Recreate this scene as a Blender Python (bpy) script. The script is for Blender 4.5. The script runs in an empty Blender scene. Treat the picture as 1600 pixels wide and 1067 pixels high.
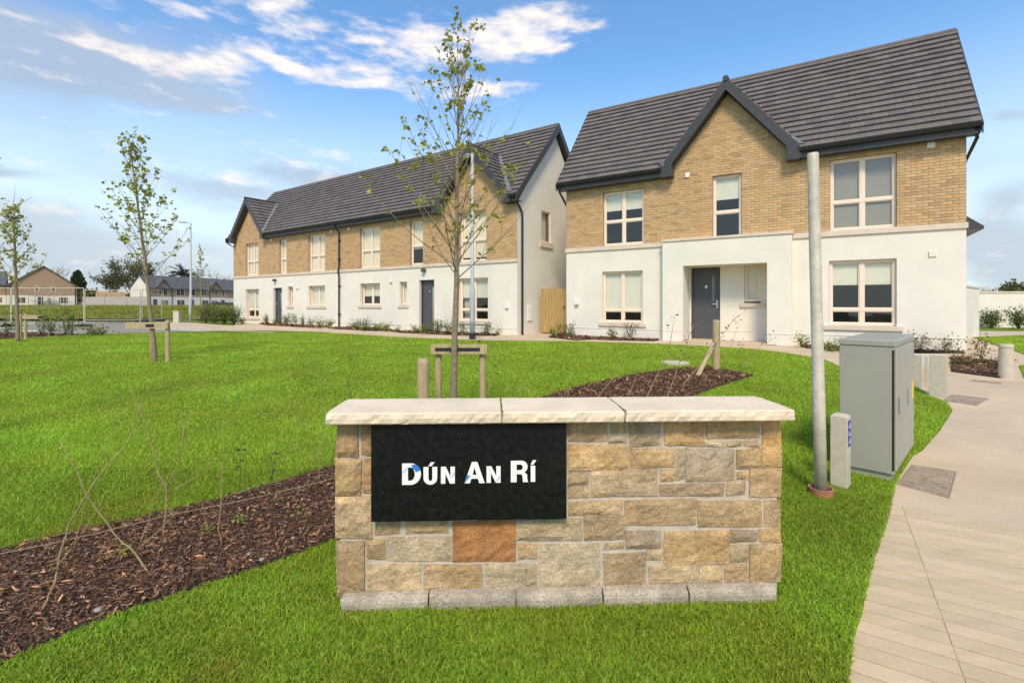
import bpy, bmesh, math, random
import numpy as np
from mathutils import Vector, Matrix, noise as mnoise
R = random.Random(7)
NP = np.random.default_rng(7)
sc = bpy.context.scene
COL = sc.collection
rad = math.radians

# ------------------------------------------------------------------ camera
F, HZ, CX, CZ = 770.0, 474.0, 800.0, 1.45
cd = bpy.data.cameras.new('camera'); cam = bpy.data.objects.new('camera', cd); COL.objects.link(cam)
cam.location = (0, 0, CZ); cam.rotation_euler = (rad(90), 0, 0)
cd.sensor_width = 36; cd.sensor_fit = 'HORIZONTAL'; cd.lens = 36 * F / 1600
cd.shift_y = -(533.5 - HZ) / 1600
cd.clip_start = 0.05; cd.clip_end = 3000
sc.camera = cam

# ------------------------------------------------------------------ light
SUN_AZ, SUN_EL = rad(184), rad(48)
SKY_STRENGTH, SUN_STRENGTH, EXPOSURE = 0.1, 2.2, 0.72
sc.view_settings.view_transform = 'Standard'; sc.view_settings.look = 'None'
sc.view_settings.exposure = EXPOSURE; sc.view_settings.gamma = 1; sc.view_settings.use_curve_mapping = False
sl = bpy.data.lights.new('sun', 'SUN'); sl.energy = SUN_STRENGTH; sl.angle = rad(13); sl.color = (1.0, 0.86, 0.66)
so = bpy.data.objects.new('sun', sl); COL.objects.link(so)
sd = Vector((math.sin(SUN_AZ) * math.cos(SUN_EL), math.cos(SUN_AZ) * math.cos(SUN_EL), math.sin(SUN_EL)))
so.rotation_euler = (-sd).to_track_quat('-Z', 'Y').to_euler(); so.location = (0, -20, 30)

W = bpy.data.worlds.new('World'); sc.world = W; W.use_nodes = True
wn, wl = W.node_tree.nodes, W.node_tree.links
wn.clear()
def wnode(t, **k):
    n = wn.new(t)
    for a, v in k.items(): setattr(n, a, v)
    return n
def wmath(op, a, b=None, c=None, clamp=False):
    n = wnode('ShaderNodeMath', operation=op, use_clamp=clamp)
    for i, v in enumerate((a, b, c)):
        if v is None: continue
        if isinstance(v, (int, float)): n.inputs[i].default_value = v
        else: wl.new(v, n.inputs[i])
    return n.outputs[0]
sky = wnode('ShaderNodeTexSky', sky_type='NISHITA'); sky.sun_disc = False
sky.sun_elevation = SUN_EL; sky.sun_rotation = SUN_AZ; sky.air_density = 1.0; sky.dust_density = 0.6; sky.ozone_density = 1.5
tc = wnode('ShaderNodeTexCoord'); sep = wnode('ShaderNodeSeparateXYZ'); wl.new(tc.outputs['Generated'], sep.inputs[0])
az = wmath('ARCTAN2', sep.outputs[0], sep.outputs[1]); el = wmath('ARCSINE', sep.outputs[2])
comb = wnode('ShaderNodeCombineXYZ'); wl.new(az, comb.inputs[0]); wl.new(el, comb.inputs[1])
st = wnode('ShaderNodeVectorMath', operation='MULTIPLY'); wl.new(tc.outputs['Generated'], st.inputs[0]); st.inputs[1].default_value = (1, 1, 3.0)
def wnoise(scale, detail, rough, off=(0, 0, 0), dist=0.0):
    ad = wnode('ShaderNodeVectorMath', operation='ADD'); wl.new(st.outputs[0], ad.inputs[0]); ad.inputs[1].default_value = off
    n = wnode('ShaderNodeTexNoise'); n.inputs['Scale'].default_value = scale; n.inputs['Detail'].default_value = detail
    n.inputs['Roughness'].default_value = rough; n.inputs['Distortion'].default_value = dist
    wl.new(ad.outputs[0], n.inputs['Vector']); return n.outputs['Fac']
warp = wnode('ShaderNodeTexNoise'); warp.inputs['Scale'].default_value = 5; warp.inputs['Detail'].default_value = 5
wl.new(st.outputs[0], warp.inputs['Vector'])
wsub = wnode('ShaderNodeVectorMath', operation='SUBTRACT'); wl.new(warp.outputs['Color'], wsub.inputs[0]); wsub.inputs[1].default_value = (.5, .5, .5)
wsc = wnode('ShaderNodeVectorMath', operation='MULTIPLY'); wl.new(wsub.outputs[0], wsc.inputs[0]); wsc.inputs[1].default_value = (.22, .09, 0)
wad = wnode('ShaderNodeVectorMath', operation='ADD'); wl.new(comb.outputs[0], wad.inputs[0]); wl.new(wsc.outputs[0], wad.inputs[1])
def blobs(lst):
    tot = None
    for (px, py, w, h, amp) in lst:
        a = math.atan((px - CX) / F); e = math.atan((HZ - py) / F * math.cos(a))
        wa = w / F * math.cos(a) ** 2; we = h / F * math.cos(a)
        s = wnode('ShaderNodeVectorMath', operation='SUBTRACT'); wl.new(wad.outputs[0], s.inputs[0]); s.inputs[1].default_value = (a, e, 0)
        m = wnode('ShaderNodeVectorMath', operation='MULTIPLY'); wl.new(s.outputs[0], m.inputs[0]); m.inputs[1].default_value = (1 / wa, 1 / we, 0)
        ln = wnode('ShaderNodeVectorMath', operation='LENGTH'); wl.new(m.outputs[0], ln.inputs[0])
        mr = wnode('ShaderNodeMapRange', interpolation_type='SMOOTHSTEP'); wl.new(ln.outputs['Value'], mr.inputs[0])
        mr.inputs[1].default_value = 0.1; mr.inputs[2].default_value = 1.35; mr.inputs[3].default_value = amp; mr.inputs[4].default_value = 0
        tot = mr.outputs[0] if tot is None else wmath('ADD', tot, mr.outputs[0])
    return wmath('MINIMUM', tot, 1.15)
GREY = [(110, 85, 360, 95, 1.0), (250, 150, 260, 30, .6), (120, 410, 420, 62, .95), (330, 300, 130, 22, .55), (480, 275, 130, 20, .55), (20, 270, 80, 13, .8),
        (1590, 400, 110, 85, .95), (1590, 300, 90, 30, .5), (1595, 180, 50, 9, .7), (560, 300, 110, 30, .4), (60, 340, 160, 26, .35)]
WHITE = [(100, 40, 150, 13, .6), (130, 66, 170, 10, .5), (310, 20, 120, 14, .6), (520, 118, 110, 16, .7), (60, 122, 130, 8, .45), (300, 150, 160, 9, .45), (430, 185, 120, 10, .45), (245, 92, 130, 22, .9), (340, 95, 80, 16, .7), (450, 100, 160, 20, .95), (470, 62, 60, 17, .95), (440, 15, 110, 22, .95), (520, 50, 30, 10, .6),
         (620, 75, 110, 24, .75), (720, 62, 130, 24, .85), (660, 135, 170, 22, .9), (780, 132, 70, 12, .8), (570, 108, 70, 20, .6), (850, 36, 120, 24, .9), (770, 30, 60, 18, .7),
         (800, 75, 130, 18, .8), (890, 68, 40, 10, .7), (230, 180, 90, 10, .7), (360, 208, 34, 7, .9), (940, 30, 30, 8, .6), (1590, 40, 40, 8, .6), (350, 280, 60, 10, .6),
         (150, 350, 160, 18, .4), (480, 230, 140, 26, .35), (470, 260, 80, 16, .3), (60, 300, 120, 20, .3)]
n1 = wnoise(15, 8, .54, (3, 1, 2), .2); n2 = wnoise(3.2, 8, .55, (7, 2, 5), .1); n3 = wnoise(2.2, 3, .5, (1, 9, 4))
CLEAR = [(1250, 60, 420, 150, -.8), (640, 190, 260, 60, -.6), (330, 200, 240, 34, -.5), (1000, 140, 200, 90, -.6), (1560, 120, 120, 110, -.5), (560, 40, 100, 40, -.2)]
def dents(lst):
    return blobs([(a, b, c, d, -e) for a, b, c, d, e in lst])
clear = dents(CLEAR)
gd = wmath('ADD', wmath('SUBTRACT', wmath('ADD', blobs(GREY), .36), clear), wmath('MULTIPLY', wmath('SUBTRACT', n2, .5), 1.3))
gfac = wnode('ShaderNodeMapRange', interpolation_type='SMOOTHSTEP'); wl.new(gd, gfac.inputs[0]); gfac.inputs[1].default_value = .18; gfac.inputs[2].default_value = 1.15; gfac.inputs[4].default_value = .72
n4 = wnoise(34, 6, .55, (2, 8, 1))
wd = wmath('ADD', wmath('ADD', wmath('SUBTRACT', wmath('ADD', blobs(WHITE), .04), clear), wmath('MULTIPLY', wmath('SUBTRACT', n1, .5), 2.9)), wmath('MULTIPLY', wmath('SUBTRACT', n4, .5), 1.3))
wfac = wnode('ShaderNodeMapRange', interpolation_type='SMOOTHSTEP'); wl.new(wd, wfac.inputs[0]); wfac.inputs[1].default_value = .12; wfac.inputs[2].default_value = 1.6; wfac.inputs[4].default_value = .97
def wmix(f, a, b, mode='MIX'):
    n = wnode('ShaderNodeMix', data_type='RGBA', blend_type=mode)
    if isinstance(f, (int, float)): n.inputs[0].default_value = f
    else: wl.new(f, n.inputs[0])
    for i, v in ((6, a), (7, b)):
        if isinstance(v, tuple): n.inputs[i].default_value = (*v, 1)
        else: wl.new(v, n.inputs[i])
    return n.outputs[2]
SKY_TINT = (0.98, 1.33, 1.52)
WHITE_C, PALE_C = (6.9, 6.3, 5.9), (5.3, 5.95, 5.95)
base = wmix(1.0, sky.outputs[0], SKY_TINT, 'MULTIPLY')
hz = wnode('ShaderNodeMapRange', interpolation_type='SMOOTHSTEP'); wl.new(el, hz.inputs[0]); hz.inputs[1].default_value = .46; hz.inputs[2].default_value = .08; hz.inputs[4].default_value = .80
base = wmix(hz.outputs[0], base, PALE_C)
gcol = wmix(n3, (1.8, 2.55, 3.7), (4.3, 4.35, 4.5))
c1 = wmix(gfac.outputs[0], base, gcol)
c2 = wmix(wfac.outputs[0], c1, WHITE_C)
bg = wnode('ShaderNodeBackground'); wl.new(c2, bg.inputs[0]); bg.inputs[1].default_value = SKY_STRENGTH
wo = wnode('ShaderNodeOutputWorld'); wl.new(bg.outputs[0], wo.inputs[0])

# ------------------------------------------------------------------ terrain and sight lines
KN = [(-60, 0.0), (3.5, 0.0), (6.0, 0.10), (8.5, 0.2), (11.5, 0.3), (33, 0.3), (37, 0.45), (46, .85), (60, 1.0), (900, 1.0)]
def zg(y):
    for (a, za), (b, zb) in zip(KN, KN[1:]):
        if y <= b: return za + (zb - za) * (y - a) / (b - a)
    return KN[-1][1]
def gnd(px, py):
    """ground point seen at a photo pixel"""
    dx, dz = (px - CX) / F, -(py - HZ) / F
    y, step = 0.3, 0.05
    while y < 400:
        if CZ + dz * y < zg(y): break
        y += step
    lo, hi = y - step, y
    for _ in range(20):
        m = (lo + hi) / 2
        if CZ + dz * m < zg(m): hi = m
        else: lo = m
    return Vector((dx * hi, hi, zg(hi)))
def at(px, py, Y): return Vector(((px - CX) / F * Y, Y, CZ - (py - HZ) / F * Y))
def inpoly(xy, poly):
    x, y = xy[:, 0], xy[:, 1]; r = np.zeros(len(xy), bool); n = len(poly)
    for i in range(n):
        x1, y1 = poly[i]; x2, y2 = poly[(i + 1) % n]
        if y1 == y2: continue
        c = ((y1 > y) != (y2 > y)) & (x < (x2 - x1) * (y - y1) / (y2 - y1) + x1); r ^= c
    return r

# ------------------------------------------------------------------ materials
MATS = {}
def mat(name, col, rough=.65, var=.12, scale=6., col2=None, bump=0., bscale=60., spec=.4, metal=0., tone=False, detail=5, fine=0., fscale=150., stretch=None, transl=0., bdist=.01, big=0., bigscale=.7):
    m = bpy.data.materials.new(name); m.use_nodes = True; n, l = m.node_tree.nodes, m.node_tree.links
    p = n['Principled BSDF']; p.inputs['Roughness'].default_value = rough; p.inputs['Metallic'].default_value = metal
    p.inputs['Specular IOR Level'].default_value = spec
    t = n.new('ShaderNodeTexCoord'); vec = t.outputs['Object']
    if stretch:
        mp = n.new('ShaderNodeMapping'); mp.inputs['Scale'].default_value = stretch; l.new(vec, mp.inputs[0]); vec = mp.outputs[0]
    def noise(s, d=5, r=.55):
        q = n.new('ShaderNodeTexNoise'); q.inputs['Scale'].default_value = s; q.inputs['Detail'].default_value = d; q.inputs['Roughness'].default_value = r
        l.new(vec, q.inputs['Vector']); return q.outputs['Fac']
    def mix(f, a, b, mode='MIX'):
        q = n.new('ShaderNodeMix'); q.data_type = 'RGBA'; q.blend_type = mode
        if isinstance(f, (int, float)): q.inputs[0].default_value = f
        else: l.new(f, q.inputs[0])
        for i, v in ((6, a), (7, b)):
            if isinstance(v, (tuple, list)): q.inputs[i].default_value = (*v[:3], 1)
            else: l.new(v, q.inputs[i])
        return q.outputs[2]
    def mr(f, a, b, c, d):
        q = n.new('ShaderNodeMapRange'); l.new(f, q.inputs[0])
        for i, v in enumerate((a, b, c, d)): q.inputs[i + 1].default_value = v
        return q.outputs[0]
    f = mr(noise(scale, detail), .3, .7, 0, 1)
    a = tuple(c * (1 - var) for c in col); b = col2 if col2 else tuple(c * (1 + var) for c in col)
    c = mix(f, a, b)
    if fine:
        g = mr(noise(fscale, 3, .7), .3, .7, 1 - fine, 1 + fine)
        cb = n.new('ShaderNodeCombineColor')
        for i in range(3): l.new(g, cb.inputs[i])
        c = mix(1.0, c, cb.outputs[0], 'MULTIPLY')
    if big:
        g = mr(noise(bigscale, 4, .6), .3, .7, 1 - big, 1 + big)
        cb = n.new('ShaderNodeCombineColor')
        for i in range(3): l.new(g, cb.inputs[i])
        c = mix(1.0, c, cb.outputs[0], 'MULTIPLY')
    if tone:
        at_ = n.new('ShaderNodeAttribute'); at_.attribute_name = 'tone'; c = mix(1.0, c, at_.outputs['Color'], 'MULTIPLY')
    l.new(c, p.inputs['Base Color'])
    if bump:
        bn = n.new('ShaderNodeBump'); bn.inputs['Strength'].default_value = bump; bn.inputs['Distance'].default_value = bdist
        l.new(noise(bscale, 6, .65), bn.inputs['Height']); l.new(bn.outputs[0], p.inputs['Normal'])
    if transl:
        tr = n.new('ShaderNodeBsdfTranslucent'); l.new(c, tr.inputs[0]); ms = n.new('ShaderNodeMixShader'); ms.inputs[0].default_value = transl
        l.new(p.outputs[0], ms.inputs[1]); l.new(tr.outputs[0], ms.inputs[2]); l.new(ms.outputs[0], n['Material Output'].inputs[0])
    MATS[name] = m; return m
def glass(name, ior, tint):
    m = bpy.data.materials.new(name); m.use_nodes = True; n, l = m.node_tree.nodes, m.node_tree.links
    n.remove(n['Principled BSDF'])
    lw = n.new('ShaderNodeLayerWeight'); pw = n.new('ShaderNodeMath'); pw.operation = 'POWER'; l.new(lw.outputs['Facing'], pw.inputs[0]); pw.inputs[1].default_value = 4
    fr = n.new('ShaderNodeMapRange'); l.new(pw.outputs[0], fr.inputs[0]); fr.inputs[3].default_value = ior; fr.inputs[4].default_value = 1
    g = n.new('ShaderNodeBsdfGlossy'); g.inputs['Roughness'].default_value = .015
    tc_ = n.new('ShaderNodeTexCoord'); nz = n.new('ShaderNodeTexNoise'); nz.inputs['Scale'].default_value = 1.6; l.new(tc_.outputs['Object'], nz.inputs['Vector'])
    bp = n.new('ShaderNodeBump'); bp.inputs['Strength'].default_value = .05; bp.inputs['Distance'].default_value = .05; l.new(nz.outputs['Fac'], bp.inputs['Height']); l.new(bp.outputs[0], g.inputs['Normal'])
    t = n.new('ShaderNodeBsdfTransparent'); t.inputs[0].default_value = (*tint, 1)
    mx = n.new('ShaderNodeMixShader'); l.new(fr.outputs[0], mx.inputs[0]); l.new(t.outputs[0], mx.inputs[1]); l.new(g.outputs[0], mx.inputs[2])
    l.new(mx.outputs[0], n['Material Output'].inputs[0]); return m

GLASS = glass('window_glass', .085, (.95, .94, .90))
RENDER = mat('white_render', (.765, .70, .60), .85, .025, 1.2, bump=.25, bscale=140, spec=.2, fine=.035, bdist=.006, big=.045, bigscale=1.1)
MORTAR = mat('brick_mortar', (.36, .28, .19), .9, .12, 4, bump=.3, bscale=120)
BRICK = mat('buff_brick', (.54, .352, .183), .85, .10, 9, tone=True, bump=.3, bscale=110, fine=.12, fscale=60)
BAND = mat('band_stone', (.66, .545, .43), .8, .1, 3, bump=.2, bscale=90)
TILE = mat('roof_tile_grey', (.155, .130, .120), .62, .16, 3.5, tone=True, bump=.3, bscale=90, fine=.12, fscale=40)
TRIM = mat('dark_trim', (.052, .050, .050), .42, .1, 3)
GUTTER = mat('black_gutter', (.018, .018, .019), .35, .1, 3)
LEAD = mat('valley_lead', (.17, .175, .19), .5, .15, 5)
CREAM = mat('cream_frame', (.84, .67, .53), .4, .04, 3)
CREAMREFL = mat('cream_reflection_blind', (.86, .76, .58), .8, .03, 2)  # bright cream stands in for warm sky reflected in the upper terrace panes
BLIND = mat('blind_fabric', (.74, .73, .62), .8, .03, 2)
GREYREFL = mat('grey_reflection_blind', (.30, .29, .26), .8, .05, 1)  # flat grey stands in for the cloudy sky mirrored in this window
CURTAIN = mat('curtain_fabric', (.55, .53, .48), .85, .06, 2)
ROOM = mat('dark_room', (.12, .11, .10), .9, .2, 1)
DOOR = mat('grey_door', (.075, .077, .090), .4, .05, 2)
STEEL = mat('steel_handle', (.6, .6, .6), .3, .05, 5, metal=.9)
WHITEP = mat('white_plastic', (.78, .77, .74), .45, .03, 4)
GATEW = mat('gate_wood', (.42, .27, .10), .7, .18, 3, stretch=(8, 8, .6), bump=.2, bscale=40)
STONE = mat('rubble_stone', (1.06, .945, .80), .9, .18, 11, tone=True, bump=1., bscale=48, fine=.3, fscale=90, big=.13, bigscale=5.5, bdist=.012)
WMORTAR = mat('wall_mortar', (.52, .44, .345), .92, .14, 14, bump=.6, bscale=70, fine=.1)
COPE = mat('coping_stone', (.75, .61, .44), .85, .09, 5, bump=.6, bscale=40, fine=.06, fscale=90, bdist=.006)
PLINTH = mat('plinth_concrete', (.39, .325, .25), .92, .3, 9, bump=.9, bscale=90, fine=.35, fscale=110, bdist=.008)
GRAN = mat('black_granite', (.008, .008, .009), .2, .5, 30, fine=.6, fscale=260, spec=.35)
def specks(m, scale, thr, col):
    n, l = m.node_tree.nodes, m.node_tree.links; p = n['Principled BSDF']; src = p.inputs['Base Color'].links[0].from_socket
    t = n.new('ShaderNodeTexCoord'); v = n.new('ShaderNodeTexVoronoi'); v.inputs['Scale'].default_value = scale; l.new(t.outputs['Object'], v.inputs['Vector'])
    a = n.new('ShaderNodeMath'); a.operation = 'LESS_THAN'; l.new(v.outputs['Distance'], a.inputs[0]); a.inputs[1].default_value = thr
    k = n.new('ShaderNodeTexNoise'); k.inputs['Scale'].default_value = 7; l.new(t.outputs['Object'], k.inputs['Vector'])
    b = n.new('ShaderNodeMath'); b.operation = 'MULTIPLY'; l.new(a.outputs[0], b.inputs[0]); l.new(k.outputs['Fac'], b.inputs[1])
    x = n.new('ShaderNodeMix'); x.data_type = 'RGBA'; l.new(b.outputs[0], x.inputs[0]); l.new(src, x.inputs[6]); x.inputs[7].default_value = (*col, 1); l.new(x.outputs[2], p.inputs['Base Color'])
specks(GRAN, 60, .085, (.22, .21, .20)); specks(PLINTH, 60, .22, (.10, .09, .08))
LETTER = mat('letter_white', (.86, .83, .78), .4, .03, 8)
BLUE = mat('letter_blue', (.03, .20, .62), .4, .1, 8)
CONC = mat('path_concrete', (.55, .42, .285), .88, .08, 1.2, bump=.35, bscale=120, fine=.07, fscale=60, big=.08, bigscale=.6, bdist=.004)
STRIP = mat('path_strip', (.57, .435, .278), .88, .09, 3, tone=True, bump=.35, bscale=120, fine=.08, fscale=70, stretch=(1, 4, 1), bdist=.004)
GROOVE = mat('path_groove', (.15, .105, .055), .95, .2, 8)
COVER = mat('cover_metal', (.335, .26, .185), .75, .2, 12, bump=.5, bscale=80, fine=.2, fscale=40)
ASPH = mat('asphalt', (.27, .235, .19), .9, .12, 2, bump=.4, bscale=200, fine=.15, fscale=150)
KERB = mat('kerb_concrete', (.52, .47, .41), .85, .08, 4, bump=.2)
PAINT = mat('road_paint', (.75, .73, .70), .7, .06, 6)
SOIL = mat('soil', (.05, .028, .019), .95, .4, 9, bump=.8, bscale=50)
CHIP = mat('bark_chip', (.225, .115, .062), .85, .3, 30, tone=True)
LAWN = mat('lawn_turf', (.13, .21, .013), .95, .3, 1.3, col2=(.18, .26, .02), fine=.35, fscale=130, bump=.7, bscale=150, spec=.1, bdist=.02)
BLADE = mat('grass_blade', (.345, .475, .044), .6, .15, 1.1, tone=True, transl=.45, spec=.2)
FIELD = mat('field_grass', (.17, .185, .04), .95, .3, .35, col2=(.27, .235, .085), fine=.3, fscale=4, bump=.6, bscale=8, bdist=.2, spec=.1)
BASEG = mat('earth', (.13, .13, .05), .95, .3, .3, fine=.3, fscale=3)
BARK = mat('young_bark', (.25, .19, .12), .85, .25, 16, tone=True, stretch=(1, 1, 2.2), bump=.5, bscale=60, fine=.25, fscale=60)
TWIG = mat('twig_bark', (.34, .24, .12), .8, .25, 14)
DTWIG = mat('dark_twig', (.085, .055, .04), .8, .25, 14)
LEAF = mat('spring_leaf', (.34, .37, .055), .55, .2, 9, tone=True, transl=.4)
GLEAF = mat('shrub_leaf', (.13, .17, .04), .55, .25, 9, tone=True, transl=.3)
DLEAF = mat('dark_leaf', (.030, .055, .038), .4, .3, 12, tone=True, transl=.15)
FARLEAF = mat('far_foliage', (.115, .125, .042), .7, .3, .8, tone=True, transl=.2)
WOOD = mat('stake_wood', (.44, .33, .18), .8, .16, 7, stretch=(6, 6, 1), bump=.4, bscale=50, fine=.15)
RUBBER = mat('tree_tie_rubber', (.02, .02, .02), .7, .1, 5)
GALV = mat('galvanised', (.49, .44, .34), .6, .16, 9, metal=.1, fine=.12, fscale=60, big=.12, bigscale=3)
POLEM = mat('lamp_post_paint', (.40, .42, .44), .45, .06, 3)
TERRA = mat('terracotta_collar', (.42, .17, .10), .8, .15, 9)
CAB = mat('cabinet_grey', (.33, .32, .255), .5, .04, 2.5, fine=.03)
CABS = mat('cabinet_door_grey', (.37, .345, .28), .5, .05, 2.5, fine=.03)
POSTC = mat('marker_concrete', (.53, .46, .36), .9, .1, 12, bump=.5, bscale=90, fine=.12)
STICK = mat('blue_sticker', (.03, .05, .32), .4, .05, 9)
YELL = mat('yellow_sticker', (.75, .55, .08), .5, .05, 9)
BLOCKW = mat('block_wall', (.40, .36, .32), .9, .1, 1.5)
FENCEW = mat('fence_wood', (.42, .27, .14), .8, .15, 2)
FARROOF = mat('far_roof', (.10, .098, .10), .7, .12, 1.2)
FARBRICK = mat('far_brick', (.36, .235, .15), .9, .06, .6)
ROPE = mat('string', (.42, .35, .20), .8, .1, 20)
PEB = mat('pebble', (.27, .25, .22), .8, .2, 30)

# ------------------------------------------------------------------ builders
def props(o, label=None, cat=None, group=None, kind=None):
    if label: o['label'] = label
    if cat: o['category'] = cat
    if group: o['group'] = group
    if kind: o['kind'] = kind
    return o
def thing(name, label, cat, loc=(0, 0, 0), rotz=0., group=None):
    o = bpy.data.objects.new(name, None); COL.objects.link(o); o.location = loc; o.rotation_euler = (0, 0, rotz)
    o.empty_display_size = .1
    return props(o, label, cat, group)
class MB:
    def __init__(s): s.v, s.f, s.t = [], [], []
    def add(s, vs, fs, tone=(1, 1, 1)):
        n = len(s.v); s.v += [tuple(v) for v in vs]; s.f += [tuple(i + n for i in f) for f in fs]; s.t += [tone] * len(vs)
    def box(s, x0, x1, y0, y1, z0, z1, tone=(1, 1, 1), skip=()):
        v = [(x0, y0, z0), (x1, y0, z0), (x1, y1, z0), (x0, y1, z0), (x0, y0, z1), (x1, y0, z1), (x1, y1, z1), (x0, y1, z1)]
        f = {'b': (3, 2, 1, 0), 't': (4, 5, 6, 7), 'f': (0, 1, 5, 4), 'r': (1, 2, 6, 5), 'k': (2, 3, 7, 6), 'l': (3, 0, 4, 7)}
        s.add(v, [f[k] for k in f if k not in skip], tone)
    def quad(s, a, b, c, d, tone=(1, 1, 1)): s.add([a, b, c, d], [(0, 1, 2, 3)], tone)
    def prism(s, poly, y0, y1, tone=(1, 1, 1)):
        """polygon in (x, z) extruded from y0 to y1"""
        n = len(poly); v = [(x, y0, z) for x, z in poly] + [(x, y1, z) for x, z in poly]
        s.add(v, [tuple(range(n)), tuple(range(2 * n - 1, n - 1, -1))] + [(i, i + n, (i + 1) % n + n, (i + 1) % n) for i in range(n)], tone)
    def beam(s, p0, p1, w, h, up=(0, 0, 1), tone=(1, 1, 1)):
        p0, p1 = Vector(p0), Vector(p1); d = (p1 - p0).normalized(); u = Vector(up); r = d.cross(u).normalized(); u = r.cross(d)
        a, b = r * w / 2, u * h / 2
        v = [p0 - a - b, p0 + a - b, p0 + a + b, p0 - a + b, p1 - a - b, p1 + a - b, p1 + a + b, p1 - a + b]
        s.add(v, [(0, 1, 2, 3), (7, 6, 5, 4), (0, 4, 5, 1), (1, 5, 6, 2), (2, 6, 7, 3), (3, 7, 4, 0)], tone)
    def tube(s, path, radii, n=7, tone=(1, 1, 1), cap=True):
        path = [Vector(p) for p in path]; vs = []; fs = []; k = len(path)
        up = Vector((.31, .2, .93))
        for i, p in enumerate(path):
            d = (path[min(i + 1, k - 1)] - path[max(i - 1, 0)]).normalized()
            if abs(d.dot(up)) > .95: up = Vector((1, .1, .05))
            a = d.cross(up).normalized(); b = d.cross(a); up = -b if False else up
            r = radii[i] if hasattr(radii, '__len__') else radii
            vs += [p + (a * math.cos(2 * math.pi * j / n) + b * math.sin(2 * math.pi * j / n)) * r for j in range(n)]
        for i in range(k - 1):
            for j in range(n): fs.append((i * n + j, i * n + (j + 1) % n, (i + 1) * n + (j + 1) % n, (i + 1) * n + j))
        if cap: fs += [tuple(range(n - 1, -1, -1)), tuple(range((k - 1) * n, k * n))]
        s.add(vs, fs, tone)
    def leaf(s, p, d, size, tone, wid=.55):
        d = Vector(d).normalized(); a = d.cross(Vector((R.uniform(-1, 1), R.uniform(-1, 1), R.uniform(-1, 1))))
        if a.length < 1e-3: return
        a.normalize(); nrm = d.cross(a); p = Vector(p); w = size * wid / 2
        s.add([p, p + d * size * .5 + a * w + nrm * size * .1, p + d * size, p + d * size * .5 - a * w + nrm * size * .1], [(0, 1, 2), (0, 2, 3)], tone)
    def mesh(s, name, m, smooth=False):
        me = bpy.data.meshes.new(name); me.from_pydata(s.v, [], s.f); me.materials.append(m)
        a = me.attributes.new('tone', 'FLOAT_COLOR', 'POINT')
        a.data.foreach_set('color', np.array([(*t, 1) for t in s.t], np.float32).ravel())
        if smooth: me.polygons.foreach_set('use_smooth', [True] * len(me.polygons))
        me.update(); return me
    def build(s, name, m, parent=None, smooth=False, kind=None, loc=None, label=None, bevel=0):
        o = bpy.data.objects.new(name, s.mesh(name, m, smooth)); COL.objects.link(o)
        if parent: o.parent = parent
        if loc: o.location = loc
        if kind: o['kind'] = kind
        if label: o['label'] = label
        if bevel:
            md = o.modifiers.new('edge', 'BEVEL'); md.width = bevel; md.segments = 2; md.limit_method = 'ANGLE'
        return o
def npmesh(name, verts, faces_flat, nper, m, tone, kind=None, parent=None):
    """large meshes straight from arrays: nper vertices per face"""
    me = bpy.data.meshes.new(name); nv = len(verts); nf = len(faces_flat) // nper
    me.vertices.add(nv); me.vertices.foreach_set('co', verts.astype(np.float32).ravel())
    me.loops.add(len(faces_flat)); me.loops.foreach_set('vertex_index', faces_flat.astype(np.int32))
    me.polygons.add(nf); me.polygons.foreach_set('loop_start', np.arange(0, nf * nper, nper, dtype=np.int32))
    me.update(calc_edges=True)
    a = me.attributes.new('tone', 'FLOAT_COLOR', 'POINT'); a.data.foreach_set('color', np.c_[tone, np.ones(nv)].astype(np.float32).ravel())
    me.materials.append(m); o = bpy.data.objects.new(name, me); COL.objects.link(o)
    if kind: o['kind'] = kind
    if parent: o.parent = parent
    return o
def sheet(name, poly, m, dz=0., kind='structure', skirt=0.):
    """a ground sheet that follows the terrain, dz above it"""
    bm = bmesh.new(); vs = [bm.verts.new((x, y, 0)) for x, y in poly]; bm.faces.new(vs)
    bmesh.ops.triangulate(bm, faces=bm.faces[:])
    for y, _ in KN[1:-1]:
        bmesh.ops.bisect_plane(bm, geom=bm.verts[:] + bm.edges[:] + bm.faces[:], plane_co=(0, y, 0), plane_no=(0, 1, 0))
    bmesh.ops.recalc_face_normals(bm, faces=bm.faces[:])
    for f in bm.faces:
        if f.normal.z < 0: f.normal_flip()
    for v in bm.verts: v.co.z = zg(v.co.y) + dz
    if skirt:
        be = [e for e in bm.edges if len(e.link_faces) == 1]
        r = bmesh.ops.extrude_edge_only(bm, edges=be)
        for v in r['geom']:
            if isinstance(v, bmesh.types.BMVert): v.co.z -= skirt
    me = bpy.data.meshes.new(name); bm.to_mesh(me); bm.free(); me.materials.append(m)
    o = bpy.data.objects.new(name, me); COL.objects.link(o); o['kind'] = kind
    return o
def P2(lst): return [tuple(gnd(x, y)[:2]) for x, y in lst]
def minus(iv, a, b):
    out = []
    for x0, x1 in iv:
        if b <= x0 or a >= x1: out.append((x0, x1)); continue
        if a > x0: out.append((x0, a))
        if b < x1: out.append((b, x1))
    return out

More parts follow.
